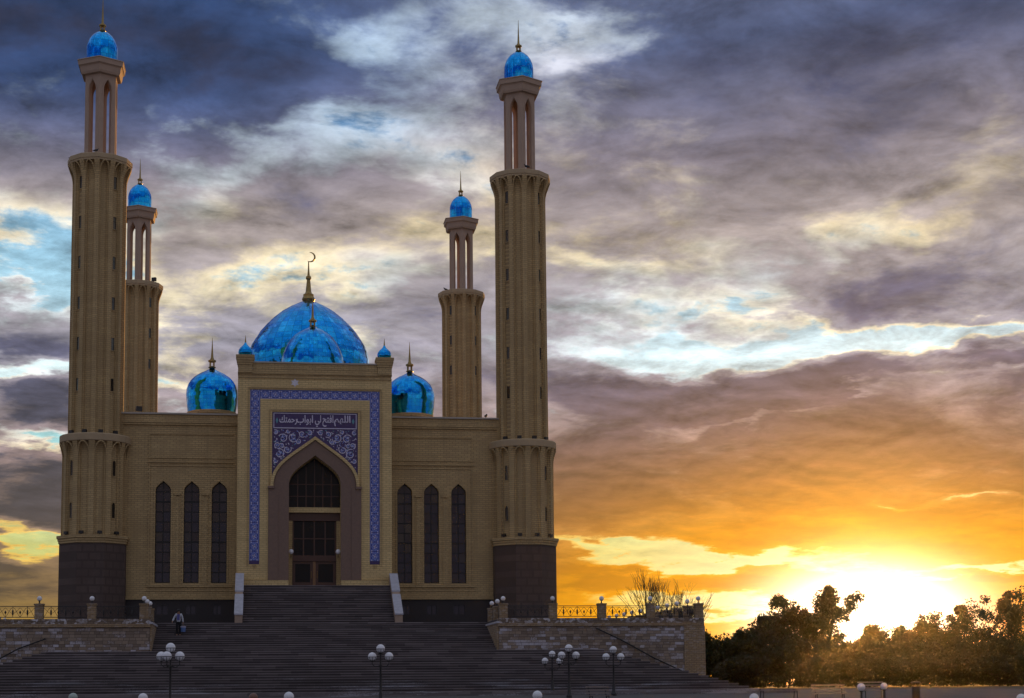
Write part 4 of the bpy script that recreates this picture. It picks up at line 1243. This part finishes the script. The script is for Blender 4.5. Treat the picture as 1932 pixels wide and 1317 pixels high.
mb = MB(); mb.tube([(-0.22, 0, 0.7), (-0.22, 0, 0.9), (0.22, 0, 0.9), (0.22, 0, 0.7)], 0.015, 5); mb.lathe([(0.26, 0.89), (0.26, 0.92), (0.05, 0.97)], 14); inst('hood', mb.mesh('hood', M['bin']), root)

# ================================================================ person with a bucket
def skinned(name, verts, edges, radii, mat, parent, sub=2):
    me = bpy.data.meshes.new(name)
    me.from_pydata(verts, edges, [])
    o = bpy.data.objects.new(name, me)
    COL.objects.link(o)
    o.modifiers.new('skin', 'SKIN')
    for i, d in enumerate(me.skin_vertices[0].data):
        d.radius = (radii[i], radii[i]) if not isinstance(radii[i], tuple) else radii[i]
        d.use_root = (i == 0)
    s = o.modifiers.new('sub', 'SUBSURF'); s.levels = sub; s.render_levels = sub
    bpy.context.view_layer.update()
    dg = bpy.context.evaluated_depsgraph_get()
    m2 = bpy.data.meshes.new_from_object(o.evaluated_get(dg))
    bpy.data.objects.remove(o)
    m2.materials.clear(); m2.materials.append(mat)
    m2.polygons.foreach_set('use_smooth', [True] * len(m2.polygons))
    m2.name = name
    return inst(name, m2, parent)
pz = GZ + 0.004 - 2.0 / 13 * 6
person = empty('person', (-9.05, -14.35, pz), 'person in a pale top and dark trousers carrying a bucket on the steps', 'person')
V_ = dict(pel=(0, 0, 0.92), wa=(0, -0.02, 1.06), ch=(0.0, -0.08, 1.28), nk=(0.0, -0.13, 1.44), hd=(0.0, -0.18, 1.52), top=(0.0, -0.19, 1.66),
          ls=(-0.17, -0.08, 1.36), le=(-0.30, -0.10, 1.12), lw=(-0.38, -0.22, 0.93), lh=(-0.40, -0.27, 0.86), rs_=(0.17, -0.08, 1.36), re=(0.25, -0.06, 1.10), rw=(0.28, -0.10, 0.86), rh=(0.29, -0.12, 0.78),
          lp=(-0.09, 0, 0.88), lk=(-0.10, -0.08, 0.50), la=(-0.10, 0.0, 0.09), lf=(-0.11, -0.15, 0.04), rp=(0.09, 0, 0.88), rk=(0.09, -0.06, 0.49), ra=(0.09, 0.06, 0.09), rf=(0.10, -0.09, 0.04))
K = list(V_); ix = {k: i for i, k in enumerate(K)}
E_ = [('pel', 'wa'), ('wa', 'ch'), ('ch', 'nk'), ('nk', 'hd'), ('hd', 'top'), ('ch', 'ls'), ('ls', 'le'), ('le', 'lw'), ('lw', 'lh'), ('ch', 'rs_'), ('rs_', 're'), ('re', 'rw'), ('rw', 'rh'),
      ('pel', 'lp'), ('lp', 'lk'), ('lk', 'la'), ('la', 'lf'), ('pel', 'rp'), ('rp', 'rk'), ('rk', 'ra'), ('ra', 'rf')]
RD = dict(pel=0.13, wa=0.12, ch=0.13, nk=0.055, hd=0.085, top=0.075, ls=0.06, le=0.045, lw=0.033, lh=0.042, rs_=0.06, re=0.045, rw=0.033, rh=0.042, lp=0.085, lk=0.06, la=0.04, lf=0.038, rp=0.085, rk=0.06, ra=0.04, rf=0.038)
skinned('body', [V_[k] for k in K], [(ix[a], ix[b]) for a, b in E_], [RD[k] for k in K], M['skin'], person)
# fingers, short skinned chains rooted in the palms
for sgn, hn in ((-1, 'lh'), (1, 'rh')):
    c = Vector(V_[hn])
    for q in range(4):
        o_ = Vector((0.0, -0.028 + 0.018 * q, -0.02))
        ln = (0.07, 0.08, 0.078, 0.062)[q]
        skinned('finger', [tuple(c + o_), tuple(c + o_ + Vector((0.004 * sgn, 0, -ln * 0.55))), tuple(c + o_ + Vector((-0.012 * sgn, 0.0, -ln)))], [(0, 1), (1, 2)], [0.010, 0.009, 0.007], M['skin'], person, 1)
    skinned('thumb', [tuple(c + Vector((0, -0.03, 0.01))), tuple(c + Vector((-0.015 * sgn, -0.055, -0.02))), tuple(c + Vector((-0.02 * sgn, -0.055, -0.05)))], [(0, 1), (1, 2)], [0.011, 0.010, 0.008], M['skin'], person, 1)
sh = ['wa', 'ch', 'ls', 'le', 'lw', 'rs_', 're', 'rw', 'pel']
si = {k: i for i, k in enumerate(sh)}
skinned('shirt', [V_[k] for k in sh], [(si[a], si[b]) for a, b in (('wa', 'ch'), ('ch', 'ls'), ('ls', 'le'), ('le', 'lw'), ('ch', 'rs_'), ('rs_', 're'), ('re', 'rw'), ('wa', 'pel'))], [0.145, 0.155, 0.082, 0.065, 0.052, 0.082, 0.065, 0.052, 0.15], M['shirt'], person)
tr = ['pel', 'lp', 'lk', 'la', 'rp', 'rk', 'ra']
ti = {k: i for i, k in enumerate(tr)}
skinned('trousers', [V_[k] for k in tr], [(ti[a], ti[b]) for a, b in (('pel', 'lp'), ('lp', 'lk'), ('lk', 'la'), ('pel', 'rp'), ('rp', 'rk'), ('rk', 'ra'))], [0.148, 0.108, 0.085, 0.07, 0.108, 0.085, 0.07], M['trousers'], person)
mb = MB(); mb.ball((0, -0.165, 1.615), 0.108, 14, 9, 0, 1.05); inst('hair', mb.mesh('hair', M['hair'], True), person)
mb = MB(); mb.prism([(-0.11, 1.0), (0.07, 1.0), (0.08, 1.38), (-0.09, 1.38)], [], -0.265, -0.2); inst('front_panel', mb.mesh('front_panel', M['vest']), person)
root = empty('bucket', (-8.75, -14.5, pz + 0.24), 'blue bucket with a pale rim held by the person', 'bucket')
mb = MB(); mb.lathe([(0.14, 0), (0.165, 0.30), (0.15, 0.30), (0.13, 0.05)], 18); inst('body', mb.mesh('body', M['pail'], True), root)
mb = MB(); mb.lathe([(0.168, 0.28), (0.178, 0.29), (0.178, 0.36), (0.16, 0.36)], 18); inst('rim', mb.mesh('rim', M['pail_rim']), root)
mb = MB(); mb.tube([(0.172 * math.cos(rad(a)), 0, 0.33 + 0.19 * math.sin(rad(a))) for a in range(0, 181, 15)], 0.008, 5); inst('handle', mb.mesh('handle', M['iron']), root)

# ================================================================ pigeons and roof floodlights
def pigeon(x, y, z, rot, label, s=1.0):
    root = empty('pigeon', (x, y, z), label, 'bird', 'pigeons perched on the mosque')
    root.rotation_euler = (0, 0, rad(rot))
    skinned('body', [(0, 0, 0.13 * s), (0.09 * s, 0, 0.17 * s), (0.13 * s, 0, 0.25 * s), (0.19 * s, 0, 0.255 * s), (-0.10 * s, 0, 0.11 * s), (-0.22 * s, 0, 0.08 * s)], [(0, 1), (1, 2), (2, 3), (0, 4), (4, 5)], [0.075 * s, 0.06 * s, 0.04 * s, 0.012 * s, 0.05 * s, 0.018 * s], M['bird'], root)
    mb = MB()
    for q in (-0.03, 0.03): mb.tube([(0.02 * s, q * s, 0.09 * s), (0.02 * s, q * s, 0.0), (0.06 * s, q * s, 0.006)], 0.009 * s, 4)
    inst('legs', mb.mesh('legs', M['bird']), root)
pigeon(-18.15, 0.2, 41.09, 180, 'pigeon on the balcony rim at the left of the front left minaret', 1.15)
pigeon(-16.1, -2.15, 41.09, 20, 'pigeon on the front of the front left minaret balcony', 1.15)
pigeon(18.05, -0.2, 41.09, 200, 'pigeon on the balcony rim at the right of the front right minaret', 1.3)
pigeon(16.2, -2.2, 41.09, 160, 'pigeon on the front of the front right minaret balcony', 1.3)
pigeon(14.3, 36.3, 41.09, 170, 'pigeon on the balcony of the rear right minaret', 1.3)
pigeon(13.2, 0.2, 22.03, 60, 'pigeon on the roof edge beside the front right minaret', 1.4)
def flood(x, y, z, rot, label):
    root = empty('floodlight', (x, y, z), label, 'floodlight', 'floodlights on the roofs')
    root.rotation_euler = (0, 0, rad(rot))
    mb = MB(); mb.box(-0.22, 0.22, -0.10, 0.14, 0.14, 0.50); inst('housing', mb.mesh('housing', M['iron']), root)
    mb = MB(); mb.tube([(-0.25, 0, 0.3), (-0.25, 0, 0.03), (0.25, 0, 0.03), (0.25, 0, 0.3)], 0.02, 5); inst('bracket', mb.mesh('bracket', M['iron']), root)
flood(-14.45, 36.1, 41.09, -30, 'square floodlight on the rear left minaret balcony')
flood(-12.9, 0.25, 22.03, 20, 'small floodlight on the left wing roof edge')

# ================================================================ trees
def leafy_tree(name, label, x, y, H, Wd, seed, nleaf, mat, trunk_frac=0.25, leaf=0.27, group='leafy trees against the sunset'):
    r = random.Random(seed)
    z0 = 1.12
    root = empty(name, (x, y, z0), label, 'tree' if 'tree' in name else 'shrub', group)
    mb = MB()
    th = H * trunk_frac
    ends = []
    lean = (r.uniform(-0.4, 0.4), r.uniform(-0.4, 0.4))
    mb.tube([(0, 0, -0.1), (lean[0] * 0.4, lean[1] * 0.4, th), (lean[0], lean[1], H * 0.8)], [0.035 * H * 0.5, 0.028 * H * 0.5, 0.03], 7)
    nb = 9
    for k in range(nb):
        a = 2 * math.pi * k / nb + r.uniform(-0.4, 0.4)
        zz = th * 0.8 + (H * 0.75 - th * 0.8) * k / nb
        rr = Wd * 0.5 * (0.45 + 0.5 * math.sin(math.pi * min(1, (zz / H) + 0.25)))
        e = (rr * math.cos(a), rr * math.sin(a), zz + H * r.uniform(0.10, 0.28))
        mb.tube([(0, 0, zz * 0.8), (e[0] * 0.5, e[1] * 0.5, zz + (e[2] - zz) * 0.4), e], [0.10, 0.06, 0.02], 5)
        ends.append(e)
    inst('trunk', mb.mesh('trunk', M['bark']), root)
    clumps = []
    for e in ends:
        for _ in range(4):
            clumps.append((e[0] + r.gauss(0, Wd * 0.10), e[1] + r.gauss(0, Wd * 0.10), e[2] * 0.92 + r.gauss(0, H * 0.06), r.uniform(0.12, 0.23) * Wd * 0.75))
    for _ in range(16):
        a = r.uniform(0, 6.28); q = r.uniform(0, 0.46) * Wd
        clumps.append((q * math.cos(a), q * math.sin(a), r.uniform(0.3, H * 0.72), r.uniform(0.16, 0.28) * Wd * 0.75))
    for _ in range(14):
        t_ = r.random()
        a = r.uniform(0, 6.28); q = r.uniform(0, 0.34 - 0.26 * t_) * Wd
        clumps.append((q * math.cos(a) + lean[0], q * math.sin(a) + lean[1], H * (0.66 + 0.29 * t_), r.uniform(0.09, 0.16) * Wd * (1.15 - 0.4 * t_)))
    v, f = [], []
    for i in range(nleaf):
        c = clumps[r.randrange(len(clumps))]
        d = Vector((r.gauss(0, 1), r.gauss(0, 1), r.gauss(0, 0.8)))
        d *= c[3] * (r.random() ** 0.45) / max(0.2, d.length)
        p = Vector((c[0], c[1], c[2])) + d
        if p.z < 0.15: p.z = r.uniform(0.1, 1.2)
        u = Vector((r.gauss(0, 1), r.gauss(0, 1), r.gauss(0, 1))).normalized()
        w = u.orthogonal().normalized()
        w = (w * math.cos(i) + u.cross(w) * math.sin(i))
        s = leaf * r.uniform(0.6, 1.3)
        b = len(v)
        v += [tuple(p - u * s * 0.6), tuple(p + w * s * 0.32), tuple(p + u * s * 0.6), tuple(p - w * s * 0.32)]
        f.append((b, b + 1, b + 2, b + 3))
    me = bpy.data.meshes.new('crown'); me.from_pydata(v, [], f); me.materials.append(mat); me.update()
    inst('crown', me, root)

TREES = [('leafy_tree', 'leafy tree left of the sun with a broad broken crown', 51.4, 45, 10.0, 7.0, 1, 6500, 'leaf'),
         ('leafy_tree', 'lower bushy tree at the left foot of the broad tree', 47.5, 40, 7.6, 5.5, 2, 5000, 'leaf'),
         ('leafy_tree', 'tallest tree just left of the sun, pointed crown', 58.6, 50, 11.6, 6.2, 31, 8500, 'leaf_dark'),
         ('leafy_tree', 'dense tree between the broad tree and the pointed one', 55.6, 49, 9.0, 5.6, 4, 5500, 'leaf'),
         ('leafy_tree', 'low tree in the gap directly beneath the sun', 63.5, 50, 6.9, 5.5, 5, 5200, 'leaf'),
         ('leafy_tree', 'short tree right of the gap beneath the sun', 67.3, 52, 7.0, 5.0, 6, 5200, 'leaf_dark'),
         ('leafy_tree', 'rounded tree a little right of the sun', 70.8, 53, 8.2, 5.6, 7, 5500, 'leaf'),
         ('leafy_tree', 'tree with ragged top midway between sun and right edge', 74.0, 50, 9.3, 6.0, 8, 6000, 'leaf'),
         ('leafy_tree', 'tall tree with open branches near the right edge', 77.4, 46, 10.6, 6.6, 9, 6000, 'leaf_dark'),
         ('leafy_tree', 'full tree at the right edge of the view', 81.0, 43, 10.4, 7.0, 10, 6000, 'leaf')]
for (nm, lab, x, y, H, Wd, sd, nl, mt) in TREES:
    leafy_tree(nm, lab, x, y, H, Wd, sd, int(nl * 1.5), M[mt], 0.22)
SHR = [(39.5, 33, 5.6, 6.0, 'rounded shrub beside the corner of the terrace'), (43.2, 34, 5.7, 6.0, 'second shrub from the terrace corner, olive green'), (46.8, 30, 5.0, 6.0, 'dark shrub below the lower bushy tree'),
       (51.0, 30, 4.8, 6.5, 'dark shrub below the broad tree left of the sun'), (55.4, 31, 4.9, 6.5, 'dark shrub below the pointed tree'), (60.0, 32, 4.6, 6.5, 'dark shrub beneath the sun'),
       (64.6, 32, 4.6, 6.5, 'dark shrub just right of the sun'), (69.0, 31, 4.9, 6.5, 'dark shrub above the litter bin'), (73.2, 30, 5.4, 6.5, 'large dark shrub right of the litter bin'), (77.0, 29, 5.8, 6.5, 'dark shrub at the right edge')]
SHR += [(41.5, 27, 3.0, 5.0, 'low shrub in front of the rounded terrace shrubs'), (48.5, 25, 3.0, 5.5, 'low shrub above the long backless bench'), (53.0, 25, 3.0, 5.5, 'low shrub above the bench left of the globe lamp'),
        (57.6, 26, 3.1, 5.5, 'low shrub above the globe lamp under the sun'), (62.2, 26, 3.0, 5.5, 'low shrub above the rightmost bench'), (66.6, 26, 3.1, 5.5, 'low shrub just left of the litter bin'), (71.2, 25, 3.3, 5.5, 'low shrub right of the litter bin'), (75.5, 24, 3.4, 5.5, 'low shrub near the bottom right corner')]
for k, (x, y, H, Wd, lab) in enumerate(SHR):
    leafy_tree('shrub', lab, x, y, H, Wd, 40 + k, 10000, M['leaf_dark'] if k > 1 else M['leaf'], 0.08, 0.28, 'shrubs along the edge of the plaza')

# conifer at the right edge
root = empty('conifer_tree', (88.2, 60, 1.12), 'dark conifer rising above the trees at the right edge', 'tree')
mb = MB(); mb.tube([(0, 0, 0), (0, 0, 15.2)], [0.25, 0.04], 7); inst('trunk', mb.mesh('trunk', M['bark']), root)
r = random.Random(77)
v, f = [], []
for i in range(5200):
    t = r.random() ** 0.8
    zz = 2.0 + 13.3 * t
    R_ = 2.1 * (1 - t) ** 0.8 * (0.72 + 0.28 * math.cos(zz * 6.0)) + 0.05
    a = r.uniform(0, 6.283); q = R_ * math.sqrt(r.random())
    p = Vector((q * math.cos(a), q * math.sin(a), zz - 0.22 * q))
    u = Vector((math.cos(a), math.sin(a), -0.35 + r.gauss(0, 0.25))).normalized(); w = u.orthogonal().normalized()
    w = w * math.cos(i) + u.cross(w) * math.sin(i)
    s = r.uniform(0.22, 0.42); b = len(v)
    v += [tuple(p - u * s * 0.6), tuple(p + w * s * 0.16), tuple(p + u * s * 0.6), tuple(p - w * s * 0.16)]; f.append((b, b + 1, b + 2, b + 3))
me = bpy.data.meshes.new('crown'); me.from_pydata(v, [], f); me.materials.append(M['needle']); me.update(); inst('crown', me, root)

# bare trees behind the terrace
def bare_tree(x, y, H, seed, label, spread=0.25, stems=3):
    r = random.Random(seed)
    root = empty('bare_tree', (x, y, 1.12), label, 'tree', 'bare trees behind the terrace')
    tr_, tw = MB(), MB()
    def grow(p, d, L, rad_, depth):
        q = p + d * L
        m = (p + q) * 0.5 + Vector((r.gauss(0, 0.04), r.gauss(0, 0.04), 0)) * L
        (tr_ if depth < 2 else tw).tube([p, m, q], [rad_, rad_ * 0.85, rad_ * 0.65], 5 if depth < 2 else 4)
        if depth >= 5: return
        n = 2 if depth == 0 else r.choice((2, 3))
        for _ in range(n):
            nd = (d + Vector((r.gauss(0, spread), r.gauss(0, spread), r.uniform(-0.05, 0.25)))).normalized()
            grow(p + (q - p) * r.uniform(0.7, 1.0), nd, L * r.uniform(0.62, 0.82), rad_ * 0.62, depth + 1)
    for k in range(stems):
        a = 2 * math.pi * k / stems + r.uniform(-0.5, 0.5)
        grow(Vector((0.2 * math.cos(a), 0.2 * math.sin(a), 0)), Vector((0.13 * math.cos(a), 0.13 * math.sin(a), 1)).normalized(), H * 0.31, 0.12, 0)
    inst('trunk', tr_.mesh('trunk', M['bark']), root)
    inst('branches', tw.mesh('branches', M['bark']), root)
bare_tree(31.8, 26, 12.2, 3, 'bare many-stemmed tree nearest the front right minaret')
bare_tree(34.4, 30, 12.6, 5, 'bare tree in the middle of the leafless group')
bare_tree(36.2, 32, 11.8, 8, 'rightmost bare tree above the terrace corner')

# ================================================================ evening haze
mb = MB(); mb.box(-420, 420, -140, 260, -1.2, 56.5)
hz = tag(mb.build('haze', bpy.data.materials.new('haze_air')), kind='stuff')
hm = hz.data.materials[0]
hm.use_nodes = True
hm.node_tree.nodes.clear()
pv = hm.node_tree.nodes.new('ShaderNodeVolumePrincipled')
pv.inputs['Color'].default_value = (1.0, 0.93, 0.82, 1.0)
pv.inputs['Density'].default_value = 0.000022
pv.inputs['Anisotropy'].default_value = 0.94
ho = hm.node_tree.nodes.new('ShaderNodeOutputMaterial')
hm.node_tree.links.new(pv.outputs[0], ho.inputs['Volume'])
